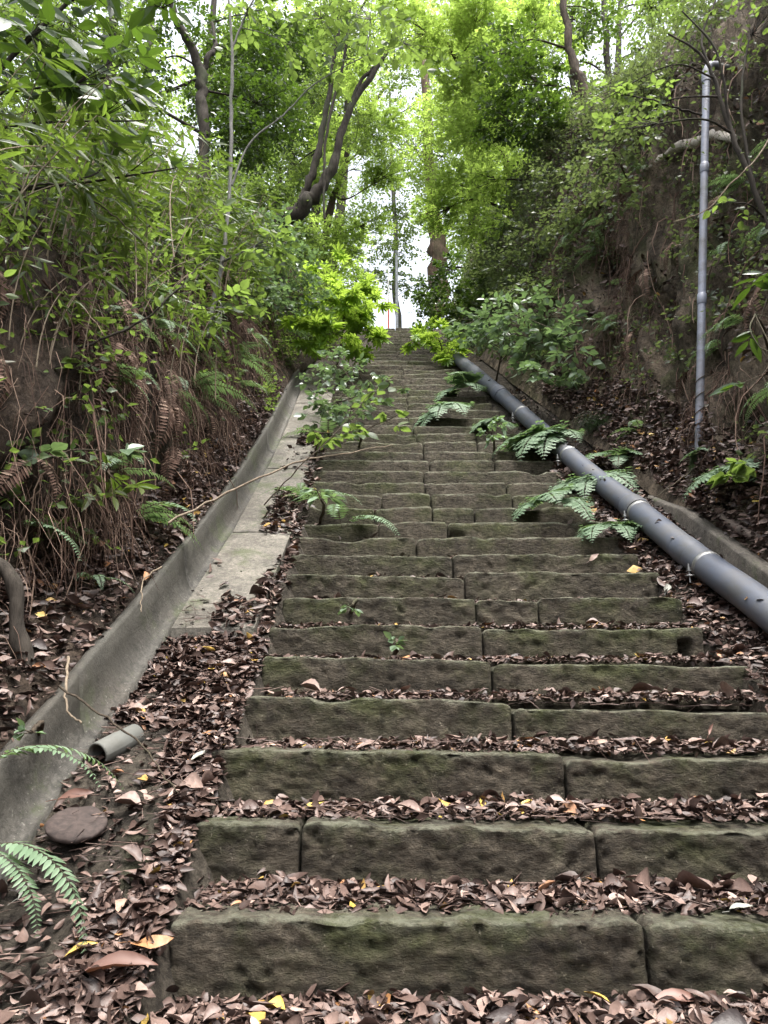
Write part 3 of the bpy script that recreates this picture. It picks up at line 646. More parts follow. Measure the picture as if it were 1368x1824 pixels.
# treads
for n in range(0, 27):
    yf, yb = SD[n], SD[n + 1]; W = (-3.1, 9.0)
    dens = {0: 420, 1: 1500, 2: 1050, 3: 760, 4: 600, 5: 420, 6: 340, 7: 220, 8: 140}.get(n, 60 if n < 14 else 25)
    if n == 0: dens = 1700
    x = r.uniform(W[0], W[1], dens) * R
    front = {0: .0, 1: .085, 2: .085, 3: .08}.get(n, .10)
    t = r.beta(2.0, 1.1, dens); y = yf + front + (yb - yf - front - .01) * t
    hp = (.010 + .028 * ((y - yf) / (yb - yf)) ** 1.5) * (1.0 if n < 4 else .8) * (.6 + .8 * (.5 + .5 * vnoise(np.stack([x * 3, 0 * x + n, 0 * x], -1), 77)))
    P = np.stack([x, y, SZ[n] + hp * r.random(dens) + .006], -1)
    keep = (vnoise(np.stack([x * 2.2, 0 * x + n * 3.3, 0 * x], -1), 78) > (-.75 if n < 3 else -.35)) | (t > .8)
    sz = .046 if n < 3 else .044; litter(P[keep], [0, 0, 1], sz, .26, r, n < 9)
    if n < 8:                                                    # chips of broken leaf filling between
        m = int(dens * 2.5); x = r.uniform(W[0], W[1], m) * R; t = r.beta(1.8, 1.1, m); y = yf + front * .8 + (yb - yf - front * .8 - .006) * t
        P = np.stack([x, y, SZ[n] + .004 + .022 * t * r.random(m)], -1); litter(P, [0, 0, 1], .025, .5, r, False, 0, .8)
# the leafy slope between gutter and steps
def slope_litter(N, x0, x1, y0, y1, size, thick, cond=None, near=True, tilt=.5):
    x = r.uniform(x0, x1, N); y = r.uniform(y0, y1, N); P = sl(x, y, 0.0)
    if cond is not None: k = cond(x, y); x, y, P = x[k], y[k], P[k]
    hz = np.array([drop(p[0], p[1], p[2] + .6)[2] for p in P]) if len(P) else np.zeros(0)
    P[:, 2] = hz + .006 + thick * r.random(len(P)); litter(P, nrm(np.array([0, -.45, 1])), size, tilt, r, near)
bare = lambda x, y: (fbm(np.stack([x * R * 3.2, y * 2.2, 0 * x], -1), 90, 2) + np.where((y < 2.75) & (x < -4.3), -.22, .45) + np.where(x > -3.75, .5, 0)) > 0
slope_litter(6500, -5.85, -3.1, 1.0, 3.37, .046, .03, bare, True, .33)
slope_litter(6000, -5.85, -3.1, 1.0, 3.37, .026, .02, bare, False, .33)
slope_litter(1500, -5.85, -3.1, 1.0, 3.4, .03, .012, None, True)
slope_litter(2000, -4.7, -3.15, 3.35, 6.8, .055, .03, lambda x, y: (x > -3.75 + .35 * vnoise(np.stack([y * 2.5, 0 * y, 0 * y], -1), 93)) | (vnoise(np.stack([y * 1.2, 0 * y, 0 * y], -1), 92) > .35))
slope_litter(500, -5.8, -3.15, 3.4, 8.5, .045, .012, lambda x, y: vnoise(np.stack([x * R * 4, y * 2.5, 0 * x], -1), 94) > .25, False)
slope_litter(4500, 8.75, 11.3, 1.5, 6.2, .052, .045, None, True)
slope_litter(2200, 8.6, 11.3, 1.5, 8.0, .03, .03, None, False)
slope_litter(600, 7.6, 9.0, 4.2, 8.0, .055, .02, lambda x, y: x > 8.9 - .12 * (y - 3.5) * 2, False)
# ledges at the foot of both banks, and leaves caught on the banks
def bank_litter(b, N, y0, y1, h0, h1, size, mask=None, near=True, thick=.03, tilt=.6):
    y = r.uniform(y0, y1, N); h = r.uniform(h0, h1, N)
    if mask is not None: k = mask(y, h); y, h = y[k], h[k]
    P, Nn = on_bank(b, y, h); litter(P + Nn * (.008 + thick * r.random(len(P)))[:, None], nrm(Nn + [0, 0, .3]), size, tilt, r, near)
bank_litter(BL, 4500, 1.2, 7.5, 1.25, 3.0, .046)
bank_litter(BL, 3500, 1.2, 7.5, 1.2, 3.0, .026, None, False)
bank_litter(BL, 1400, 1.2, 7.5, 2.2, 12, .045, lambda y, h: vnoise(np.stack([y * 1.6, h * .35, 0 * y], -1), 95) > .1)
bank_litter(BR, 6000, 2.2, 7.5, .9, 4.2, .052, lambda y, h: vnoise(np.stack([y * 1.7, h * .5, 0 * y], -1), 96) > -.45)
bank_litter(BR, 2200, 2.2, 7.5, .9, 5.0, .03, None, False)
bank_litter(BR, 5000, 2.5, 8.5, 4, 24, .05, lambda y, h: vnoise(np.stack([y * 1.6, h * .3, 0 * y], -1), 97) > -.05)
m = 260; nn_ = r.integers(0, 5, m); x = r.uniform(-3, 9, m) * R; t = r.uniform(.25, .95, m)
yf_ = np.array([SD[k] for k in nn_]); yb_ = np.array([SD[k + 1] for k in nn_]); P = np.stack([x, yf_ + .04 + (yb_ - yf_ - .05) * t, np.array([SZ[k] for k in nn_]) + .022 + .02 * r.random(m)], -1)
litter(P, [0, -.1, 1], .056, .2, r, True, .45, .93)
m = 150; P = sl(r.uniform(-5.7, -3.2, m), r.uniform(1.4, 3.4, m)); P = np.array([drop(p[0], p[1], p[2] + .6) for p in P]) + [0, 0, .035]; litter(P, nrm(np.array([0, -.45, 1])), .056, .22, r, True, .4, .93)
py_ = np.sort(r.uniform(3.2, 8, 26)); an_ = r.uniform(-1.0, 1.0, 26); P = np.array([[np.interp(a, [0, 3.5, 4.1, 4.85, 5.55, 6.6, 7.4, 8.6, 9.4], [10.9, 10.3, 10.05, 9.95, 9.5, 8.8, 7.9, 6.3, 5.6]) * R + .088 * math.sin(b), a, float(zs(a)) + .102 + .088 * math.cos(b)] for a, b in zip(py_, an_)])
litter(P, np.stack([np.sin(an_), 0 * an_ - .3, np.cos(an_)], -1), .05, .2, r)
N = 900; x = np.concatenate([r.uniform(-5.7, -3.2, 420), r.uniform(-3, 9, 300), r.uniform(8.8, 11.2, 180)]); y = np.concatenate([r.uniform(1.2, 3.6, 420), SD[1] + r.uniform(.06, 1.2, 300), r.uniform(2, 5, 180)])
P = np.array([drop(a * R, b, float(zs(b)) + .6) for a, b in zip(x, y)]) + [0, 0, .03]; d = r.normal(0, 1, (N, 3)); d[:, 2] *= .15; L = r.uniform(.03, .14, N)[:, None]
rods(gl, P - nrm(d) * L * .5, P + nrm(d) * L * .5, r.uniform(.0008, .0022, N), rnd=np.repeat(r.uniform(.1, .8, N), 6))
tag(gl.build('fallen_leaves', M['litter']), 'brown dead leaves lying on the steps and along both edges', 'leaves', kind='stuff')

# dry roots and dead fronds hanging down the banks
gr = Geo()
def strands(b, N, y0, y1, h0, h1, L0, L1, mask, rad, rr, out=.03):
    y = rr.uniform(y0, y1, N); h = rr.uniform(h0, h1, N)
    if mask is not None: k = mask(y, h); y, h = y[k], h[k]
    P, Nn = on_bank(b, y, h); N = len(P); L = rr.uniform(L0, L1, N); p = P + Nn * .02; d = Nn * .6 + rr.normal(0, .35, (N, 3)); c = rr.random(N)
    sx = rr.normal(0, .35 if rad < .004 else .12, (N, 3)); d *= 1.0 if rad < .004 else .5; K = 5
    for k in range(K):
        d = nrm(d * .6 + np.array([0, 0, -1.0]) * .55 + sx * .3 + rr.normal(0, .18, (N, 3))); q = p + d * (L / K)[:, None]
        rods(gr, p, q, rad * (1 - .12 * k), rnd=np.repeat(c, 6)); p = q
rr = np.random.default_rng(4)
clus = lambda y, h: vnoise(np.stack([y * 1.5, h * .12, 0 * y], -1), 101) > -.15
strands(BL, 7500, 1.6, 8.5, 2.6, 12, .10, .5, clus, .0024, rr)
strands(BL, 700, 1.6, 8.5, 3, 13, .25, .8, clus, .0065, rr)
strands(BL, 60, 1.6, 8.5, 4, 13, .3, .8, None, .008, rr)
strands(BR, 260, 2.6, 8, 4, 24, .2, .8, None, .008, rr)
strands(BL, 2600, 1.6, 8.5, 6, 14, .2, .6, None, .002, rr)
strands(BR, 5000, 2.6, 8, 3.5, 19, .12, .4, lambda y, h: vnoise(np.stack([y * 1.8, h * .2, 0 * y], -1), 103) > .1, .0022, rr)
tag(gr.build('hanging_roots', M['root']), 'dry brown roots and dead fronds hanging down the earth banks', 'roots', kind='stuff')

# ================================================================== plants
def wob_path(P, r, amp, n=5):
    P = smooth_path(P, n); k = np.linspace(0, 1, len(P))[:, None]
    return P + amp * r.normal(0, 1, P.shape) * np.sin(np.pi * k) 
def px_path(L): return np.array([at(a, b, c) for a, b, c in L])
def clump_leaves(gl, gw, c, rad, n_leaf, k, tpl, size, r, droop=.25, flat=.7, wr=.0018, sq=.7, tl=.45, spread=.9):
    N = max(3, int(n_leaf / k)); v = nrm(r.normal(0, 1, (N, 3))); rr_ = r.random(N) ** .45
    st = c + v * (rr_ * rad * .8)[:, None] * np.array([1, 1, sq])
    sub = vnoise(st * (2.2 / rad), int(r.integers(1000))) ; keep = sub > -.28; st, v, sub = st[keep], v[keep], sub[keep]; N = len(st)
    if N == 0: return st
    d = v + r.normal(0, .6, (N, 3)); d[:, 2] = d[:, 2] * .45 + .05
    sprays(gl, gw, st, d, rad * r.uniform(tl * .5, tl * 1.1, N), k, tpl, size, r, np.clip(.5 + .5 * sub + r.normal(0, .18, N), 0, 1), droop, flat, wr, spread)
    return st
def plant(name, label, cat, trunk, clumps, leaf, bark, tpl, size, cov=1.2, k=7, seed=0, droop=.25, flat=.7, group=None, extra=(), parts=('trunk', 'crown'), branch=True, wr=.0018, sq=.7, tl=.45, spread=.9, seg=9, world_pts=False, limb_r=.35):
    """trunk: [(px, py, Y, radius)], extra: further stems the same way, clumps: [(px, py, Y, radius in metres)]."""
    r = np.random.default_rng(seed + 1000)
    W = (lambda q: np.array(q[:3], float)) if world_pts else (lambda q: at(*q[:3]))
    base = W(trunk[0]); root = empty(name, base, label, cat, group)
    gw, gl = Geo(), Geo(); allp = []
    for st in [trunk] + list(extra):
        P = smooth_path(np.array([W(q) for q in st]), 6); R_ = np.interp(np.linspace(0, 1, len(P)), np.linspace(0, 1, len(st)), [q[3] for q in st])
        P[1:-1] += r.normal(0, 1, (len(P) - 2, 3)) * R_[1:-1, None] * .22
        tube(gw, P, R_, seg if R_.max() > .02 else 6, r.random(), wob=.22, seed=seed); allp.append(np.column_stack([P, R_]))
    A = np.vstack(allp)
    for cl in clumps:
        c = W(cl); rad = cl[3]; cv = cl[4] if len(cl) > 4 else cov
        if branch:
            cost = np.linalg.norm(A[:, :3] - c, axis=1) + np.where(A[:, 2] > c[2] + .1, 1.2, 0) + .5 * (A[:, 2].max() - A[:, 2]) * .2
            i = int(np.argmin(cost)); p0 = A[i, :3]; L = np.linalg.norm(c - p0)
            mid = (p0 + c) / 2 + r.normal(0, .1, 3) * L + np.array([0, 0, .08 * L]); P = smooth_path([p0, mid, c], 5)
            rb = max(.005, min(A[i, 3] * .6, limb_r * .06 * max(L, .3)))
            tube(gw, P, np.linspace(rb, rb * .35, len(P)), 6, r.random())
        n_leaf = cv * (1.9 if name in ('tree', 'maple_tree') else 1.3) * (2.0 if any(tpl is q for q in PALMS) else 1.0) * math.pi * rad * rad / (.32 * size * size)
        st = clump_leaves(gl, gw, c, rad, n_leaf, k, tpl, size, r, droop, flat, wr, sq, tl, spread)
        if branch and len(st):
            m = min(len(st), 14); q = st[r.choice(len(st), m, False)]; rods(gw, np.repeat(P[-3:-2], m, 0), q, max(.003, rb * .32))
    gw.build(parts[0], bark, root, loc=base)
    if gl.n: gl.build(parts[1], leaf, root, loc=base, smooth=False)
    return root
PT = ('stem', 'foliage')
# ---------------------------------------------------------------- trees
T = plant
T('tree', 'dark forked tree trunk among dense evergreen leaves on the bank above the bamboo grass', 'tree', [(362, 330, 9, .085), (362, 235, 9, .085), (360, 180, 9, .085), (356, 128, 9, .09)],
  [(300, 20, 8.6, .7, .5), (440, 120, 9.6, .75), (470, 190, 9.4, .7), (500, 70, 9.8, .6), (400, 60, 9.6, .6, .6), (250, 130, 9, .6, .8), (430, 250, 9.2, .6)], M['ever'], M['barkd'], SIMPLEW, .085, 1.3, seed=1,
  extra=[[(356, 130, 9, .075), (335, 75, 8.9, .07), (312, 30, 8.8, .06), (296, -40, 8.7, .055)], [(358, 135, 9, .05), (372, 100, 9, .045), (384, 80, 9.1, .04), (378, 40, 9.2, .02)]])
T('tree', 'leaning many-stemmed tree with dark vine stems at the bend above the lobed shrub', 'tree', [(470, 420, 11, .15), (530, 378, 11, .13), (562, 345, 11, .115), (590, 300, 11, .085), (605, 250, 11, .075), (625, 190, 11, .06), (665, 130, 11, .048), (700, 70, 11, .036), (715, 0, 11, .04)],
  [(640, 60, 10.6, .7, .6), (560, 180, 11.4, .6, .8), (640, 230, 11.6, .55, .6), (700, 120, 11.6, .6, .6), (520, 300, 11.6, .6), (600, 20, 11, .7)], M['mid'], M['barkd'], SIMPLEW, .07, 1.0, seed=2,
  extra=[[(530, 378, 11, .10), (548, 335, 11, .075), (562, 290, 11, .068), (575, 230, 11, .056), (588, 160, 11, .048), (600, 60, 11, .04), (606, -40, 11, .045)], [(578, 390, 10.8, .022), (577, 300, 10.8, .024), (584, 220, 10.8, .026), (610, 120, 10.8, .028), (622, 20, 10.8, .03), (628, -40, 10.8, .03)], [(600, 250, 11, .04), (640, 150, 11, .035), (668, 118, 11, .03)]])
T('tree', 'brown broken-barked tree trunk standing at the top above the steps, shrub round its foot', 'tree', [(782, 560, 19, .30), (782, 480, 19, .28), (778, 420, 19, .24), (768, 350, 19, .20), (760, 200, 19, .15), (752, 60, 19, .1)],
  [(790, 300, 18, 1.3), (850, 330, 18.5, 1.2), (740, 260, 18, 1.0, .6), (800, 200, 18, 1.2), (860, 240, 19, 1.2)], M['maple'], M['barkb'], SIMPLEW, .10, 1.1, seed=3)
T('tree', 'slanting brown tree trunk rising above the shrubs over the earth cliff', 'tree', [(1052, 240, 8.6, .075), (1040, 160, 8.6, .075), (1022, 115, 8.6, .065), (1010, 50, 8.6, .055), (1000, -30, 8.6, .05)],
  [(930, 150, 8.4, .65), (900, 90, 8.6, .5, .9), (960, 210, 8.2, .5), (1060, 30, 8.8, .6, .5), (890, 210, 8.6, .45)], M['ever'], M['barkm'], SIMPLEW, .085, 1.3, seed=4)
T('sapling', 'slim pale stemmed sapling rising from the rooty bank past the bamboo grass', 'sapling', [(372, 600, 4.9, .017), (380, 540, 4.9, .017), (398, 450, 4.9, .017), (410, 330, 4.9, .016), (412, 220, 4.9, .016), (414, 85, 4.9, .014), (404, -30, 4.9, .011)],
  [(560, 20, 4.7, .34, .6), (660, 20, 4.8, .36, .7), (740, 70, 4.9, .3, .6), (440, 15, 4.8, .3, .7), (610, 110, 5, .28, .5), (470, 430, 4.6, .26, .7), (400, 560, 4.4, .22, .7), (520, 80, 5.0, .3, .5), (360, 400, 4.7, .25, .6)], M['mid'], M['barkg'], BROADW, .085, .8, k=6, seed=5,
  extra=[[(414, 85, 4.9, .010), (432, 40, 4.9, .009), (460, -20, 4.9, .007)], [(413, 330, 4.9, .009), (445, 255, 4.9, .008), (505, 205, 4.9, .007), (560, 150, 4.9, .006), (650, 100, 4.9, .004)]], wr=.0015, tl=.7)
T('maple_tree', 'bright yellow-green maple with fine airy leaves arching over the middle of the steps', 'tree', [(930, 560, 11, .07), (925, 420, 11, .07), (905, 300, 10.8, .06), (870, 200, 10.4, .05), (820, 120, 10, .035), (780, 40, 10, .02)],
  [(820, 330, 10.5, .7), (860, 400, 10.6, .6), (780, 380, 11, .55, .9), (840, 240, 10.2, .7), (900, 320, 10.4, .6), (800, 60, 9.6, .7, .8), (880, 120, 9.8, .6, .8), (740, 60, 9.4, .6, .6), (820, 160, 10, .6, .7), (700, 20, 9, .5, .6), (935, 60, 9.6, .6, .7), (850, 20, 9, .6, .8)],
  M['maple'], M['twig'], MAPLE, .062, .72, k=8, seed=6, flat=.95, sq=.45, droop=.15)
T('maple_tree', 'airy maple with layered light green sprays behind the leaning many-stemmed tree', 'tree', [(560, 560, 14, .09), (575, 450, 14, .085), (600, 330, 13.6, .07), (640, 220, 13.2, .05), (690, 150, 13, .03)],
  [(640, 300, 13, .75, .9), (670, 230, 12.6, .7, .8), (600, 240, 13.4, .7), (650, 400, 13.5, .65, .8), (600, 430, 13.6, .7), (690, 310, 13, .5, .6), (720, 210, 12.6, .6, .45), (560, 330, 13.6, .7), (640, 140, 12.4, .7, .7)],
  M['maple'], M['twig'], MAPLE, .07, .8, k=8, seed=7, flat=.95, sq=.45, droop=.15)
T('tree', 'tall pale trunk in the sky gap at the top of the steps', 'tree', [(712, 600, 24, .12), (704, 500, 24, .11), (706, 420, 24, .09), (698, 300, 24, .07), (694, 160, 24, .04)],
  [(700, 430, 23.6, 1.0, .7), (680, 360, 24, 1.2, .7), (730, 380, 24, 1.2, .7), (700, 280, 24, 1.5, .55), (720, 170, 24, 1.4, .35), (650, 480, 24, 1.0, .7), (690, 500, 23, .7, .45), (735, 510, 23.5, .7, .6), (715, 450, 23, .8, .5)], M['mid'], M['barkg'], SIMPLEW, .13, .8, seed=8)
far_trees = [
 ('tall light green tree closing the sky between the forked trunk and the leaning tree', [(520, 560, 18, .12), (520, 300, 18, .10), (530, 60, 18, .05)], [(520, 150, 18, 1.3), (560, 60, 18, 1.2), (450, 60, 18, 1.2, .7), (500, 260, 18, 1.2), (590, 250, 17, 1.0), (400, 140, 18, 1.1, .6), (620, 140, 18, 1.0), (540, 360, 18, 1.1)], 'maple', .9),
 ('slender maple in front of the cliff top with thin sprays over the sky gap', [(985, 470, 9.5, .045), (975, 300, 9.5, .04), (950, 120, 9.5, .025)], [(930, 240, 9.4, .45), (880, 180, 9.2, .45), (990, 90, 9.4, .45), (840, 100, 9, .4, .8), (960, 20, 9.2, .45), (1010, 190, 9.2, .4), (900, 400, 9.6, .4), (870, 320, 9.4, .4)], 'maple', .9),
 ('evergreen tree filling the gap behind the forked trunk', [(455, 420, 13, .12), (460, 250, 13, .10), (470, 60, 13, .05)], [(440, 190, 13, 1.0), (500, 230, 13, .9), (480, 90, 13, 1.0), (420, 300, 13, .9), (540, 120, 13.5, .8), (380, 180, 13, .8)], 'ever', 1.1),
 ('leafy tree at the top corner over the bamboo grass with sky behind', [(180, 420, 8, .10), (190, 200, 8, .08), (200, 20, 8, .05)], [(180, 60, 8, .8), (100, 120, 8, .7), (240, 190, 8, .6), (130, 220, 7.6, .7), (60, 30, 7.6, .7), (200, 290, 7.8, .6)], 'mid', 1.0),
 ('light green tree with open crown beside the sky gap, behind the yellow-green maple', [(850, 600, 20, .14), (840, 400, 20, .12), (830, 200, 20, .07)], [(840, 120, 20, 1.5, .7), (900, 60, 20, 1.5, .7), (780, 120, 20, 1.2, .45), (880, 200, 20, 1.4), (830, 440, 20, 1.2), (870, 500, 19, 1.0), (760, 20, 20, 1.3, .6)], 'maple', .9),
 ('tall tree whose thin crown lets sky through above the earth cliff', [(1110, 420, 14, .11), (1090, 200, 14, .09), (1075, 0, 14, .06)], [(1090, 60, 14, 1.0, .45), (1150, 130, 14, 1.0, .6), (1010, 30, 14, .9, .5), (1180, 20, 14, 1.0, .6), (1060, 180, 13.6, .8, .8), (980, 120, 14, .9, .6)], 'mid', .7),
 ('green tree in the top corner behind the bare dark branches', [(1330, 260, 9, .07), (1330, 120, 9, .06), (1320, -20, 9, .04)], [(1320, 20, 9, .6, .7), (1260, 30, 9.2, .5, .6), (1368, 60, 8.8, .5, .7), (1220, 10, 9.4, .6, .5), (1368, 10, 9, .6)], 'mid', .7),
 ('dark evergreen tree beside the broken-barked trunk', [(870, 600, 15, .11), (870, 500, 15, .10), (868, 420, 15, .05)], [(850, 500, 14.6, .7), (820, 540, 15, .6), (900, 470, 14.4, .7), (800, 480, 15.4, .55), (890, 540, 14, .6), (760, 520, 16, .5)], 'ever', 1.3),
 ('sunlit tree at the head of the steps over the lobed bright shrub', [(585, 600, 17, .10), (590, 480, 17, .09), (600, 380, 17, .05)], [(600, 470, 16.6, .9), (560, 420, 17, .9), (640, 510, 17, .6, .9), (540, 490, 16.4, .8), (620, 420, 17, .7, .8)], 'maple', 1.0),
 ('bushy tree with yellow-green leaves on the far bank behind the sapling', [(480, 520, 11.5, .07), (490, 400, 11.5, .06), (500, 300, 11.5, .03)], [(470, 350, 11.4, .6), (510, 400, 11.4, .6), (430, 330, 11.6, .6), (540, 440, 11.2, .5), (450, 420, 11, .55)], 'mid', 1.2),
 ('tree with dense crown over the slope beyond the pale fallen branch', [(1000, 420, 11, .07), (1000, 300, 11, .06), (990, 180, 11, .03)], [(980, 260, 10.6, .6), (1020, 320, 10.4, .55), (940, 330, 10.8, .6), (1070, 280, 10, .5, .8), (960, 400, 10.4, .5)], 'mid', 1.2),
]
for i, (lab, tr, cl, mt, cv) in enumerate(far_trees):
    T('tree', lab, 'tree', tr, cl, M[mt], M['barkd'], SIMPLEW, .085 if tr[0][2] < 12 else .11, cv, seed=20 + i, group='trees around the stairway')
rw = np.random.default_rng(77); NBG = 20
for i in range(NBG):
    px = -40 + (i + .5) * 1460 / NBG + rw.normal(0, 25); Y = float(rw.uniform(15, 26)); cl = []
    if 640 < px < 760: px += 130 if px > 700 else -130
    gp = at(px, 560, Y); b = drop(gp[0], Y); bx, bz = b[0], b[2]
    for k in range(9):
        cx = px + rw.normal(0, 75); cy = rw.uniform(-70, 500) if abs(cx - 700) > 110 else rw.uniform(-70, 330)
        if any((cx - hx) ** 2 + ((cy - hy) * 1.0) ** 2 < hr ** 2 for hx, hy, hr in ((285, 45, 60), (712, 165, 70), (1090, 75, 80), (690, 480, 85), (660, 350, 50))): continue
        c = at(cx, cy, Y + rw.uniform(-1.5, 1.5)); cl.append(tuple(c) + (rw.uniform(.9, 1.5) * Y / 20,))
    zt = max(c[2] for c in cl) if cl else bz + 6
    tr = [(bx, Y, bz - .1, .16), (bx + rw.normal(0, .3), Y, bz * .5 + zt * .5, .12), (bx + rw.normal(0, .6), Y, zt, .05)]
    T('tree', 'slender wood tree behind the nearer trees, its crown mixed with its neighbours', 'tree', tr, cl, M[('mid', 'maple', 'mid', 'ever')[i % 4] if not 560 < px < 960 else ('maple', 'mid')[i % 2]], M['barkd'], SIMPLEW, .125, .44, seed=300 + i, group='trees of the wood behind the stairway', world_pts=True)
# ---------------------------------------------------------------- hanging leafy branches near the eye
T('tree', 'overhanging broad-leaved tree with large dark toothed leaves in the top corner', 'tree', [(-260, 620, 3.2, .022), (-160, 380, 3.2, .02), (-60, 200, 3.1, .016), (60, 60, 3.0, .012), (180, -40, 3.0, .008)],
  [(60, 60, 2.9, .30, .7), (170, 150, 2.9, .26, .8), (255, 215, 2.9, .22, .8), (120, 40, 3.0, .3, .6), (310, 300, 2.95, .16, .7), (300, 20, 3.2, .22, .6), (20, 140, 2.9, .22, .7), (160, -10, 3.1, .3, .7)], M['ever'], M['barkd'], BROAD, .13, .8, k=5, seed=40, droop=.5, flat=.5, tl=.8, wr=.002)
def vine_branch(label, L, r0, r1, mat='twig', leafs=None, name='branch', seed=0, group=None):
    P = px_path(L); rr2 = np.random.default_rng(seed); Q = smooth_path(P, 6); Q[1:-1] += rr2.normal(0, r0 * .6, (len(Q) - 2, 3))
    root = empty(name, P[0], label, 'branch', group) if leafs else None
    g = Geo(); tube(g, Q, np.linspace(r0, r1, len(Q)), 7, .5, wob=.15, seed=seed)
    if not leafs:
        return tag(g.build(name, M[mat], loc=P[0]), label, 'branch', group)
    lm, tpl, size, n, drp = leafs; gl2 = Geo(); i = rr2.integers(len(Q) // 3, len(Q), n)
    d = nrm(Q[np.minimum(i + 1, len(Q) - 1)] - Q[i - 1]) + rr2.normal(0, .6, (n, 3)); sprays(gl2, g, Q[i], d, rr2.uniform(.08, .2, n), 4, tpl, size, rr2, rr2.random(n), drp, .6, .0015)
    g.build('stem', M[mat], root, loc=P[0]); gl2.build('foliage', M[lm], root, loc=P[0], smooth=False); return root
vb = vine_branch
vb('long dark wavy branch crossing the bamboo grass from the picture edge, leaves at its tip', [(-40, 360, 2.9), (60, 330, 2.9), (120, 328, 2.9), (180, 300, 2.95), (215, 240, 3.0)], .008, .003, 'barkd', ('mid', BROAD, .075, 9, .3), seed=1)
vb('thin brown twig curving down from the wavy dark branch in front of the bank', [(120, 330, 2.9), (170, 360, 2.9), (215, 395, 2.95), (270, 450, 3.0), (330, 520, 3.1)], .005, .002, 'twig', seed=2)
vb('dark bare branch leaning out of the bank with three leaves at its upper end', [(40, 640, 3.0), (130, 622, 3.0), (220, 590, 3.0), (280, 552, 3.0), (330, 500, 3.05), (375, 455, 3.1)], .007, .003, 'barkd', ('mid', BROAD, .06, 6, .3), seed=3)
vb('long pale twig reaching from the gutter wall across the slabs over the steps', [(300, 932, 2.9), (400, 880, 3.0), (520, 826, 3.1), (610, 808, 3.2), (700, 792, 3.3)], .006, .002, 'twigp', seed=4)
vb('thin forked twig with small round leaves over the middle steps', [(470, 900, 3.1), (540, 825, 3.1), (600, 770, 3.15), (660, 700, 3.2)], .0035, .0015, 'twig', ('mid', BROADW, .06, 7, .3), seed=5)
vb('brown twig lying over the dead leaves below the gutter toward the broken pipe', [(105, 1222, 2.35), (190, 1280, 2.3), (250, 1325, 2.28), (290, 1380, 2.22), (318, 1412, 2.15)], .004, .002, 'twig', seed=6)
vb('pale looping root hanging over the gutter wall', [(122, 1170, 2.55), (118, 1230, 2.45), (124, 1270, 2.42), (145, 1288, 2.4)], .005, .003, 'twigp', seed=7)
vb('thin pale curved twig resting on the gutter below the first slab', [(288, 1010, 3.05), (258, 1030, 3.0), (252, 1060, 2.95), (252, 1090, 2.9)], .004, .002, 'twigp', seed=8)
vb('crooked brown twig along the cliff foot pointing at the upright pipe', [(1235, 835, 4.7), (1205, 860, 4.6), (1165, 885, 4.5)], .006, .003, 'twig', seed=9)
vb('bare tan twig bending down from the pipe top in front of the cliff', [(1375, 240, 3.6), (1345, 285, 3.6), (1300, 330, 3.65), (1255, 375, 3.7), (1200, 395, 3.8)], .006, .003, 'twigp', seed=10)
vb('dark bare branch sticking out toward the maple from beside the pale pipe', [(1250, 205, 4.2), (1200, 190, 4.1), (1150, 175, 4.1), (1105, 170, 4.1)], .008, .004, 'barkd', ('mid', BROADW, .05, 8, .2), seed=11)
T('shrub', 'bare dark branched shrub with few leaves beside the top of the pale pipe', 'shrub', [(1375, 420, 4.1, .02), (1335, 320, 4.1, .018), (1290, 200, 4.1, .016), (1268, 130, 4.1, .012), (1240, 90, 4.1, .009), (1190, 60, 4.1, .006)],
  [(1120, 230, 4.0, .2, .5), (1180, 180, 4.1, .18, .4), (1340, 60, 4.2, .25, .5), (1260, 30, 4.2, .2, .4), (1070, 180, 4.2, .2, .5), (1300, 360, 3.9, .14, .4)], M['mid'], M['barkd'], BROADW, .06, .5, k=5, seed=41, parts=PT,
  extra=[[(1268, 130, 4.1, .010), (1250, 70, 4.1, .008), (1275, 0, 4.1, .006)], [(1300, 220, 4.1, .010), (1275, 90, 4.0, .008), (1215, 20, 4.0, .005)], [(1340, 330, 4.1, .012), (1320, 180, 4.1, .009), (1335, 60, 4.1, .006)]], wr=.0015, tl=.8)
bp = []
for px, py in ((1140, 294), (1165, 287), (1190, 278), (1235, 263), (1270, 258), (1312, 250)):
    p, n = hit(px, py); bp.append(p + n * .02)
c0 = bp[0]; bp = np.array(bp); bp[:, 1] = np.linspace(bp[:, 1].min(), bp[:, 1].max(), len(bp))[::-1] * .5 + bp[:, 1] * .5
g = Geo(); Q = smooth_path(bp, 5); tube(g, Q, np.interp(np.linspace(0, 1, len(Q)), [0, .3, .7, 1], [.012, .03, .04, .028]), 10, wob=.8, seed=3)
tag(g.build('fallen_branch', M['barkp'], loc=c0), 'pale bleached dead branch lying across the cliff behind the upright pipe', 'branch')
# crooked root at the lower bank
P = [at(-30, 990, 2.66), at(8, 1012, 2.62), at(28, 1060, 2.6), at(30, 1120, 2.6), at(42, 1165, 2.6), at(58, 1215, 2.6), at(62, 1265, 2.62)]
g = Geo(); tube(g, smooth_path(P, 6), np.interp(np.linspace(0, 1, 37), [0, .2, .7, 1], [.022, .026, .032, .045]), 12, wob=.3, seed=8)
tag(g.build('tree_root', M['barkd'], loc=P[-1]), 'thick crooked dark root bending down the bank to the top of the gutter wall', 'root')
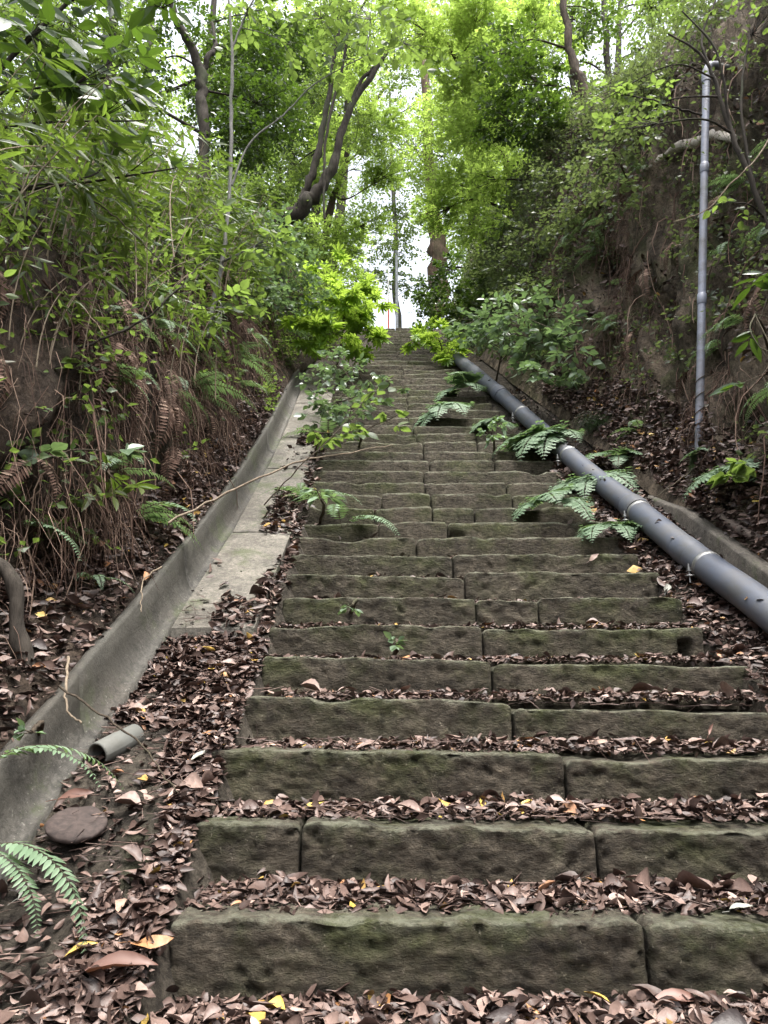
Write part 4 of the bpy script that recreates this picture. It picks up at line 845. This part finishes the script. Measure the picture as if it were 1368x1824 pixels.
# ---------------------------------------------------------------- bamboo grass on the bank above the roots
def bamboo_proto(seed, nc):
    r = np.random.default_rng(seed); gc, gl2 = Geo(), Geo()
    for c in range(nc):
        a = r.uniform(-.9, .9); L = r.uniform(.55, 1.1); b = np.array([r.normal(0, .10), r.normal(0, .18), 0]); t = np.linspace(0, 1, 8)[:, None]
        dx = np.array([math.cos(a), math.sin(a), 0]); P = b + np.array([0, 0, 1.0]) * L * (t - .2 * t ** 2) + dx * L * r.uniform(.1, .4) * t ** 2
        tube(gc, P, np.linspace(.0045, .0018, 8), 5, r.random())
        if c % 3 == 2: continue
        m = 4; i = r.integers(3, 8, m); d = np.column_stack([dx[0] + r.normal(0, .8, m), dx[1] + r.normal(0, .8, m), r.normal(.1, .4, m)])
        sprays(gl2, gc, P[i], d, r.uniform(.08, .2, m), 5, BAMBOO, .135, r, r.random(m), .5, .6, .0012, .7)
    return gc.mesh('culm', [M['twigp']]), gl2.mesh('foliage', [M['bamboo']], False)
protos = [bamboo_proto(200 + i, 6 + i % 3) for i in range(5)]
rb = np.random.default_rng(12)
for i in range(85):
    y = rb.uniform(1.9, 7.2); h = rb.uniform(10.0, 16.5) if i < 72 else rb.uniform(7, 9.5)
    P, N = on_bank(BL, np.array([y]), np.array([h])); cm, lm = protos[i % 5]
    root = empty('bamboo_grass', P[0] - [0, 0, .03], 'bamboo grass with long narrow leaves arching out over the rooty bank', 'bamboo grass', 'bamboo grass along the bank above the gutter'); root['kind'] = 'thing'
    root.rotation_euler = (rb.normal(0, .12), rb.normal(0, .15), rb.normal(0, .5)); s_ = rb.uniform(.65, 1.15); root.scale = (s_,) * 3
    for nm, me in (('culm', cm), ('foliage', lm)):
        o = bpy.data.objects.new(nm, me); SC.collection.objects.link(o); o.parent = root
# ---------------------------------------------------------------- undergrowth that nobody could count
gu, gt, gd = Geo(), Geo(), Geo()
def under(b, N, y0, y1, h0, h1, size, k, tpl, r, mask, L=(.1, .3), lift=.5, gu=gu, gt=gt):
    y = r.uniform(y0, y1, N); h = r.uniform(h0, h1, N)
    if mask is not None: m = mask(y, h); y, h = y[m], h[m]
    P, N_ = on_bank(b, y, h); d = N_ * .6 + np.array([0, 0, lift]) + r.normal(0, .4, P.shape); cn = .5 + .5 * vnoise(P * 1.7, 55)
    sprays(gu, gt, P, d, r.uniform(*L, len(P)), k, tpl, size, r, np.clip(cn + r.normal(0, .15, len(P)), 0, 1), .3, .7, .0014)
ru = np.random.default_rng(31)
under(BL, 3000, 5.2, 14, 1.4, 17, .055, 6, SIMPLEW, ru, lambda y, h: vnoise(np.stack([y * 1.3, h * .3, 0 * y], -1), 60) + (y - 6.5) * .25 + (h - 7) * .04 > -.05)
under(BL, 700, 2.0, 6, 3, 12, .05, 5, SIMPLEW, ru, lambda y, h: vnoise(np.stack([y * 2, h * .3, 0 * y], -1), 61) > .25)
under(BL, 2600, 2.0, 9, 11, 20, .06, 6, SIMPLE, ru, None, (.2, .5))
under(BR, 5200, 5.6, 14, 1.2, 26, .055, 6, SIMPLEW, ru, lambda y, h: vnoise(np.stack([y * 1.3, h * .3, 0 * y], -1), 62) + (y - 7.2) * .3 + (h - 11) * .03 > 0, gu=gd)
under(BR, 900, 2.6, 6.5, 4, 18, .05, 5, SIMPLEW, ru, lambda y, h: vnoise(np.stack([y * 2, h * .3, 0 * y], -1), 63) > .22, gu=gd)
under(BR, 1500, 3.0, 9.5, 21, 30, .055, 6, SIMPLEW, ru, lambda y, h: vnoise(np.stack([y * 1.5, h * .4, 0 * y], -1), 64) + (h - 23) * .1 > -.1, (.2, .5), gu=gd)
under(BR, 1100, 2.8, 9, 13, 28, .035, 2, SIMPLEW, ru, None, (.3, .8), .9, gu=gd)
under(BL, 700, 2.0, 8, 8, 16, .05, 3, BROAD, ru, None, (.25, .6), .9)
o = gu.build('undergrowth', M['mid'], smooth=False); tag(o, 'small leaved green undergrowth covering the bank above the gutter', 'undergrowth', kind='stuff')
o = gd.build('undergrowth', M['dull'], smooth=False); tag(o, 'dusty pale green undergrowth covering the cliff top and the far end of that bank', 'undergrowth', kind='stuff')
o = gt.build('undergrowth_stems', M['twig']); tag(o, 'thin brown stems of the undergrowth on both banks', 'undergrowth', kind='stuff')
# ---------------------------------------------------------------- ferns
def frond_mesh(name, L, npair, width, kind, seed, mat):
    r = np.random.default_rng(seed); g = Geo(); t = np.linspace(0, 1, 24); el = np.interp(t, [0, .3, 1], [.55, -.2, -1.15] if kind == 'bracken' else [.95, .1, -1.0]); ds = L / 23
    P = np.zeros((24, 3)); 
    for i in range(1, 24): P[i] = P[i - 1] + ds * np.array([0, math.cos(el[i]), math.sin(el[i])])
    P[:, 0] = .05 * L * np.sin(t * 2.5 + seed); tube(g, P, np.linspace(.0035, .001, 24), 4, .2, mat=1, cap=False)
    T_ = np.gradient(P, axis=0); T_ = nrm(T_)
    pos, dr, up, sz, rn = [], [], [], [], []; cores = []
    for s in np.linspace(.22 if kind == 'bracken' else .12, .985, npair):
        c = np.array([np.interp(s, t, P[:, k]) for k in range(3)]); tg = nrm(np.array([np.interp(s, t, T_[:, k]) for k in range(3)])); nz = nrm(np.cross([1, 0, 0], tg))
        if kind == 'bracken': pl = width * max(.04, (1 - (s - .22) / .78)) ** .85
        else: pl = width * min(1, (s - .02) / .22) * max(.05, 1 - s) ** .55 * 1.15
        for sd in (-1, 1):
            pl2 = pl * r.uniform(.9, 1.1); a = nrm(np.array([sd, 0, 0]) * 1.0 + tg * .42 + nz * r.uniform(-.22, .08))
            m = max(3, int(7 * pl2 / width)) if kind == 'bracken' else max(4, int(6 * pl2 / width) + 2)
            lat = nrm(np.cross(nz, a)); cores.append((c, a, nz, pl2)); 
            if kind == 'sword': continue
            for j in range(m):
                u = (j + .5) / m; q = c + a * pl2 * u + nz * (-.12 * pl2 * u * u); w = pl2 * (.42 if kind == 'bracken' else .22) * (1 - u * .85)
                for s2 in (-1, 1):
                    pos.append(q); dr.append(a * .55 + lat * s2); up.append(nz + r.normal(0, .12, 3)); sz.append(max(w, .004)); rn.append(np.clip(.5 + r.normal(0, .2), 0, 1))
            pos.append(c + a * pl2 * .8); dr.append(a); up.append(nz); sz.append(pl2 * .25); rn.append(.5)
    instance(g, tpl_broad(.13 if kind == 'bracken' else .12, .02, .14), np.array([q[0] for q in cores]), np.array([q[1] for q in cores]), np.array([q[2] for q in cores]), np.array([q[3] for q in cores]), np.clip(r.normal(.5, .2, len(cores)), 0, 1))
    if pos: instance(g, tpl_simple(.30, .02, .12), np.array(pos), np.array(dr), np.array(up), np.array(sz), np.array(rn))
    return g.mesh(name, [mat, M['twig']], False)
BRK = [frond_mesh('frond', 1.0, 15, .36, 'bracken', 300 + i, M['fern']) for i in range(3)]
SWD = [frond_mesh('frond', 1.0, 26, .16, 'sword', 310 + i, M['fern']) for i in range(3)]
def fern(label, P, kind, L, yaws, seed=0, group=None, tilt=0.0):
    r = np.random.default_rng(seed + 500); root = empty('fern', P, label, 'fern', group); K = BRK if kind == 'b' else SWD
    for i, yw in enumerate(yaws):
        o = bpy.data.objects.new('frond', K[(i + seed) % 3]); SC.collection.objects.link(o); o.parent = root
        o.rotation_euler = (r.normal(tilt, .14), r.normal(0, .12), math.radians(yw) + r.normal(0, .12)); s_ = 1.45 * L * r.uniform(.8, 1.15); o.scale = (s_,) * 3
    return root
def hp(px, py, lift=0.0): 
    p, n = hit(px, py); p = p if p is not None else at(px, py, 6.0); return p + np.array([0, 0, lift])
F_ = fern   # yaw 0 points away up the slope, 90 points to the side of the gutter
F_('large spreading fern with broad lacy fronds hanging over the grey pipe onto the steps', hp(985, 800) + [.0, -.05, .06], 'b', .52, [80, 105, 130, 160, 185, 60], 1)
F_('lacy fern below the large one, beside the pipe and the step ends', hp(1060, 870) + [0, 0, .05], 'b', .42, [90, 125, 160, 190], 2)
F_('small fern on the worn end of the steps under the lacy ferns', hp(985, 905) + [0, 0, .03], 'b', .36, [80, 120, 160, 200], 3)
F_('short fern with drooping frond at the pipe side of the mossy steps', hp(1085, 955) + [0, 0, .04], 'b', .26, [110, 150, 190, 230], 4)
F_('fern with one broad frond growing behind the pipe coupling', hp(1100, 828) + [0, 0, .04], 'b', .30, [120, 160, 210], 5)
F_('narrow fronded fern rooted in the step joint near the slabs', hp(560, 905) + [0, -.02, .02], 's', .36, [-150, -110, 60, 120, 170], 6)
F_('fern with a long arching frond over the mossy step below the first', hp(615, 945) + [0, -.02, .02], 's', .36, [-135, -110, 170], 7)
F_('tall fern standing at the slab side of the upper steps', hp(590, 790), 's', .42, [0, 60, -60, 120, 180], 8)
F_('fern with fine fronds at the step edge beside the leaf drift on the slab', hp(540, 880), 's', .24, [20, -40, 90, 170], 9)
F_('bright fern frond reaching in over the gutter from the picture edge', at(-30, 1372, 1.95), 's', .26, [-85, -60], 10)
F_('lower fern frond drooping over the foot of the gutter at the picture edge', at(-45, 1520, 1.75), 's', .25, [-100, -125], 11, tilt=-.25)
F_('fern frond spreading from the bank over the crooked root', hp(20, 945), 's', .28, [-70, -100, -50], 12)
F_('small fern drooping from the leafy ledge above the gutter wall', hp(160, 1040), 's', .17, [-90, -140, -170], 13)
F_('fern hanging from the bank over the gutter wall opposite the first slab', hp(235, 930), 's', .34, [-70, -95, -120, -60], 14)
F_('pale fern frond arching from the rooty bank toward the slabs', hp(330, 700), 's', .40, [-80, -110, -50], 15)
F_('fern tuft on the rooty bank just above the upper slabs', hp(410, 690), 's', .34, [-70, -110, -20, -150], 16)
F_('fern with long hanging fronds under the shrub at the far end of the bank', hp(495, 590), 's', .5, [-100, -140, -60, -170], 17)
F_('fern cluster on the bank edge beside the pale sapling stem', hp(400, 640), 's', .42, [-60, -90, -120], 18)
F_('fern growing out of the upper bank among the small leaved shrubs', hp(450, 520), 's', .55, [-60, -100, -140, -20], 19)
F_('fern low on the bank above the yellowing bamboo leaves', hp(190, 850), 's', .3, [-80, -130, -160], 20)
F_('fern at the cliff foot on the stair side of the upright pale pipe', hp(1140, 770), 's', .28, [90, 40, 140], 21)
F_('small fern under the foot of the upright pale pipe', hp(1255, 815) + [0, 0, .04], 'b', .17, [100, 50, -100, 160], 22)
F_('fern with broad pale fronds at the picture edge beyond the upright pipe', hp(1330, 840), 'b', .34, [100, 140, 170, 200], 23)
F_('fern on the cliff foot above the grass tuft', hp(1040, 690), 's', .3, [90, 130, 50, 170], 24)
F_('fern at the foot of the shrub where the big pipe disappears', hp(830, 700), 'b', .45, [100, 130, 160, 190], 25)
F_('fern leaning over the far steps beside the hidden pipe end', hp(800, 735), 'b', .42, [110, 140, 170, 200], 26)
F_('fern on the steps edge between the pale shrub and the large lacy fern', hp(885, 760), 'b', .32, [90, 130, 160, 200], 27)
F_('fern sprouting high on the cliff beside the dark hollow', hp(1100, 590), 's', .3, [90, 150, 120], 28)
F_('thin fern on the cliff face below the pale fallen branch', hp(1080, 450), 's', .32, [90, 140, 60], 29)
DEADF = [frond_mesh('frond', 1.0, 22, .15, 'sword', 330 + i, M['root']) for i in range(2)]
rd = np.random.default_rng(17)
for i in range(60):
    b_ = BL if i < 46 else BR; y = rd.uniform(2.0, 7.5); h = rd.uniform(4, 11.5) if i < 46 else rd.uniform(6, 20); P, N = on_bank(b_, np.array([y]), np.array([h]))
    root = empty('dead_fern', P[0] + N[0] * .03, 'withered brown fern with its dry fronds hanging down the earth bank', 'fern', 'withered ferns hanging on the banks'); root['kind'] = 'thing'
    for k in range(3):
        o = bpy.data.objects.new('frond', DEADF[k % 2]); SC.collection.objects.link(o); o.parent = root
        o.rotation_euler = (rd.normal(-1.1, .25), rd.normal(0, .3), math.radians(-90 if i < 46 else 90) + rd.normal(0, .9)); o.scale = (rd.uniform(.3, .55),) * 3
rf = np.random.default_rng(23)
for i in range(26):
    y = rf.uniform(3.6, 7.6); h = rf.uniform(5, 22); P, N = on_bank(BR, np.array([y]), np.array([h]))
    o = fern('fern with slim pale fronds hanging from the bare earth of the cliff', P[0] + N[0] * .02, 's', rf.uniform(.16, .3), list(90 + rf.uniform(-70, 90, 3)), 60 + i, 'small ferns hanging on the cliff', -.25)
for i in range(16):
    y = rf.uniform(3.0, 7.8); h = rf.uniform(4, 11); P, N = on_bank(BL, np.array([y]), np.array([h]))
    o = fern('fern with slim pale fronds arching out between the hanging roots', P[0] + N[0] * .02, 's', rf.uniform(.18, .32), list(-90 + rf.uniform(-80, 80, 3)), 90 + i, 'small ferns among the hanging roots', -.15)
# grass tuft
g = Geo(); rg = np.random.default_rng(8); b0 = hp(1062, 770); N = 260; st = b0 + rg.normal(0, .05, (N, 3)) * [1, 1, .8] + [0, 0, .06]
d = rg.normal(0, 1, (N, 3)); d[:, 2] = np.abs(d[:, 2]) * .6
P0, dd = st, nrm(d)
for k in range(4):
    q = P0 + dd * .055; rods(g, P0, q, .0022 * (1 - .2 * k)); P0 = q; dd = nrm(dd + np.array([0, -.1, -.42]))
tag(g.build('grass_tuft', M['ever'], loc=b0), 'dark drooping grass tuft on the leafy slope between pipe and cliff', 'grass')
# ---------------------------------------------------------------- shrubs and seedlings along the steps
def shrub(label, base, clumps, leaf, tpl, size, cov=1.0, seed=0, name='shrub', k=5, group=None, **kw):
    b = hit(*base)[0]
    if b is None: b = drop(*at(base[0], base[1], clumps[0][2])[:2])
    top = at(clumps[0][0], clumps[0][1], clumps[0][2])
    st = [(b[0], b[1], b[2] - .03, .012), tuple((b + top) / 2 + [.02, .01, .03]) + (.010,), tuple(top) + (.006,)]
    cl = [tuple(at(c[0], c[1], c[2])) + tuple(c[3:]) for c in clumps]
    return plant(name, label, 'shrub' if name == 'shrub' else 'plant', st, cl, M[leaf], M['twig'], tpl, size, cov, k, seed, .25, .8, group, (), PT, True, .0018, .6, .6, .9, 6, True)
shrub('bright lobed-leaf shrub glowing yellow-green at the gutter side of the far steps', (600, 650), [(615, 545, 8.2, .42), (580, 600, 7.9, .35), (640, 590, 8.4, .32), (650, 530, 8.6, .3), (600, 490, 8.6, .36, .8), (560, 560, 8.2, .3), (660, 620, 8.2, .25)], 'fatsia', FATSIA, .24, 1.3, 50)
shrub('bright lobed-leaf shrub on the pipe side near the top of the steps', (790, 650), [(780, 600, 9.3, .3), (745, 600, 9.8, .22), (800, 625, 9.0, .25), (765, 580, 10, .2)], 'fatsia', FATSIA, .2, 1.4, 51)
shrub('pale leaved spreading shrub covering the end of the big pipe', (880, 690), [(900, 590, 7.4, .34), (950, 625, 6.9, .34), (860, 600, 7.8, .3), (985, 590, 6.9, .32), (960, 670, 6.6, .24), (1010, 640, 6.4, .25), (830, 580, 8.4, .3)], 'pale', BROADW, .10, 1.1, 52)
shrub('second pale shrub on the cliff foot above the spreading one', (960, 640), [(930, 560, 7.0, .36), (990, 560, 6.6, .3), (880, 560, 7.6, .34), (1020, 600, 6.2, .22, .8)], 'pale', BROAD, .11, 1.2, 53)
shrub('pale leaved shrub at the gutter end overhanging the upper slabs', (600, 690), [(600, 650, 7.0, .28), (645, 660, 7.1, .22), (570, 670, 6.8, .22), (630, 690, 6.6, .18), (672, 668, 7.3, .15)], 'pale', BROADW, .07, .7, 54)
shrub('low pale plant growing across the upper steps below the gutter shrub', (600, 745), [(600, 715, 6.0, .22), (570, 735, 5.9, .18), (630, 735, 5.9, .2), (660, 710, 6.1, .16, .8)], 'pale', BROADW, .075, 1.2, 55)
shrub('dense small leaved shrub on the bank edge above the fern cluster', (490, 480), [(480, 420, 7.5, .4), (430, 470, 7.0, .36), (520, 470, 7.6, .36), (470, 520, 7.0, .3), (540, 530, 7.8, .34), (420, 400, 7.4, .4)], 'pale', SIMPLEW, .07, 1.5, 56)
shrub('dark glossy shrub at the foot of the brown broken-barked trunk', (830, 600), [(800, 520, 11.5, .45), (850, 550, 10.6, .4), (770, 540, 12.4, .4), (880, 500, 10.8, .4), (790, 570, 11.4, .3)], 'ever', SIMPLEW, .09, 1.6, 57)
shrub('tangled small leaved shrub on the slope under the yellow-green maple', (960, 480), [(950, 430, 8.2, .45), (1010, 400, 7.6, .42), (900, 470, 8.8, .4), (1050, 350, 7.0, .4), (990, 330, 8.0, .45), (930, 520, 8.0, .34)], 'dull', SIMPLEW, .065, 1.0, 58)
shrub('leafy shrub crowning the cliff beside the pale fallen branch', (1120, 330), [(1090, 270, 6.0, .34), (1140, 230, 5.6, .3, .7), (1050, 310, 6.4, .34), (1100, 350, 5.9, .26), (1150, 150, 6.0, .36, .6)], 'dull', BROADW, .06, .6, 59)
shrub('long leaved plant leaning in at the picture edge below the cliff, behind the pipe', (1368, 620), [(1345, 560, 3.6, .2, .8), (1368, 640, 3.4, .2, .8), (1340, 690, 3.4, .16, .7), (1375, 480, 3.6, .2, .7)], 'ever', LANCE, .15, .8, 60)
shrub('broad leaved green plant at the bank edge below the forked tree', (420, 560), [(410, 480, 5.6, .22, .8), (360, 530, 5.2, .22, .8), (440, 540, 5.6, .2)], 'mid', BROAD, .075, .9, 61)
seeds = [
 ('seedling with five bamboo-like leaves low on the earth bank', (150, 760), [(155, 660, 3.0, .13), (185, 700, 3.0, .10)], 'bamboo', LANCE, .11),
 ('large pale round leaf plant drooping from the bank over the leafy ledge', (100, 850), [(85, 812, 2.8, .05), (210, 805, 2.9, .05)], 'pale', BROADW, .085),
 ('yellow-green round leaved seedling on the slab edge of the steps', (560, 815), [(560, 770, 4.6, .12), (600, 770, 4.5, .1)], 'mid', BROADW, .09),
 ('round leaved seedling on the middle steps under the thin forked twig', (640, 790), [(640, 770, 4.6, .12), (700, 745, 4.8, .1)], 'mid', BROADW, .085),
 ('tiny three leaved sprout in front of the sixth mossy step', (700, 1165), [(702, 1146, 3.0, .03)], 'pale', BROADW, .04),
 ('tiny pale sprout growing on the gutter wall', (60, 1310), [(55, 1304, 2.2, .025)], 'fern', BROADW, .035),
 ('small weed with pale leaves in the joint of the eighth step', (625, 1080), [(628, 1078, 3.4, .05)], 'pale', BROADW, .04),
 ('weed with drooping round leaves among dead leaves by the upright pipe', (1310, 860), [(1325, 825, 3.7, .08), (1300, 850, 3.7, .07)], 'mid', BROADW, .10),
 ('young bamboo plant with broad drooping leaves over the lower bank', (200, 870), [(190, 840, 3.0, .13), (220, 870, 3.0, .1)], 'bamboo', LANCE, .10),
 ('weed growing in the far step joint in front of the pale shrub', (690, 690), [(690, 680, 6.6, .08), (720, 690, 6.5, .06)], 'pale', BROADW, .06),
 ('leafy weed at the pipe side of the middle steps above the large lacy fern', (880, 800), [(870, 775, 4.9, .09), (890, 750, 5.2, .08)], 'fern', BROADW, .05),
 ('weed with grass-like leaves at the slab side of the tenth step', (570, 925), [(572, 890, 3.7, .08), (560, 870, 3.8, .07)], 'fern', LANCE, .10),
]
for i, (lab, b, cl, lf, tp_, sz) in enumerate(seeds): shrub(lab, b, cl, lf, tp_, sz, 1.0, 80 + i, 'seedling')
# ---------------------------------------------------------------- single dead leaves that stand out
def leaf_thing(label, px, py, size, mat, yaw, tilt, tplw=2, lift=.02, up=None, rnd=.5):
    p = hp(px, py); n = nrm(np.array(up if up is not None else [0, -math.sin(tilt), math.cos(tilt)])); d = np.array([math.sin(yaw), math.cos(yaw), 0.0]); d = nrm(d - n * np.dot(d, n))
    g = Geo(); v, f = DEAD[tplw]; fine = np.array([p + n * lift]); instance(g, (v, f), fine, d[None], n[None], size, rnd)
    a, b2 = fine[0] - d * size * .5, fine[0] - d * size * .78; rods(g, a[None], b2[None], .0016, rnd=rnd)
    return tag(g.build('dead_leaf', M[mat], loc=p, smooth=True), label, 'leaf')
lt = leaf_thing
lt('reddish pointed dead leaf standing upright against the third step', 1107, 1462, .075, 'reddead', 0, 1.35, 4, .02, rnd=.9)
lt('big brown dead leaf lying at the corner of the lowest step', 215, 1745, .17, 'reddead', 1.4, .55, 10, .04, rnd=.3)
lt('bright yellow dead leaf lying flat in the litter on the second step', 563, 1450, .06, 'litter', 1.2, .4, 1, .03, rnd=1.0)
lt('yellow leaf fragment tilted in the litter on the first tread', 903, 1592, .06, 'litter', .3, .9, 0, .035, rnd=.99)
lt('pale grey torn leaf in the dead leaves between the broken pipe and the steps', 360, 1362, .085, 'flesh', .6, .5, 5, .03, rnd=.8)
lt('pale triangular leaf at the pipe end of the seventh step', 1185, 1052, .07, 'flesh', .2, 1.1, 4, .02, rnd=.8)
lt('tan curled leaf hanging down the ninth step below the short fern', 1056, 995, .075, 'litter', .1, 1.5, 1, .02, rnd=.88)
lt('white scrap of leaf stuck to the lower part of the upright pipe', 1250, 728, .07, 'flesh', .3, 1.45, 4, .04, rnd=.9)
lt('pale long leaf lying on bare soil at the picture edge below the iron lid', 60, 1590, .09, 'flesh', .5, .5, 3, .015, rnd=.5)
lt('brown curled leaf propped behind the iron lid', 140, 1430, .11, 'reddead', 1.2, .9, 2, .04, rnd=.5)
lt('tan dead leaf lying on the gutter edge among the litter above the broken pipe', 218, 1248, .08, 'litter', 1.3, .6, 1, .03, rnd=.86)
lt('orange brown leaf at the foot of the lowest step beside the big leaf', 275, 1700, .10, 'litter', 1.4, .6, 0, .05, rnd=.955)
lt('large tan leaf at the bottom of the picture in front of the lowest step', 1200, 1800, .12, 'reddead', 1.5, .5, 2, .03, rnd=.8)
lt('small pale leaf fallen on the riser of the fourth step', 1262, 1300, .05, 'reddead', 0.1, 1.4, 7, .02, rnd=.9)
lt('white torn leaf hanging among roots at the picture edge', 20, 690, .10, 'flesh', 1.2, .9, 5, .10, rnd=.9)
lt('pale leaf with ragged edge at the far end of the first tread', 1320, 1640, .07, 'flesh', 1.4, .4, 5, .03, rnd=.6)
# ---------------------------------------------------------------- poles at the head of the steps
for lab, px, r_, m, Y in (('thin red and white striped pole standing at the head of the steps', 692, .026, ('white', 'red'), 22.0), ('thin grey pole beside the striped one at the head of the steps', 707, .05, ('polegrey',), 22.5)):
    a = at(px, 600, Y); z0 = float(zs(Y)) - .2; b = at(px, 470 if len(m) == 2 else 450, Y); g = Geo()
    if len(m) == 2:
        zz = np.linspace(z0, b[2], 6)
        for i in range(5): tube(g, [[a[0], Y, zz[i]], [a[0], Y, zz[i + 1]]], r_, 12, mat=i % 2)
    else: tube(g, [[a[0], Y, z0], [a[0], Y, b[2]]], r_, 12); tube(g, [[a[0], Y, b[2]], [a[0], Y, b[2] + .05]], r_ * 1.2, 12)
    tag(g.build('pole', [M[k] for k in m], loc=(a[0], Y, z0)), lab, 'pole')
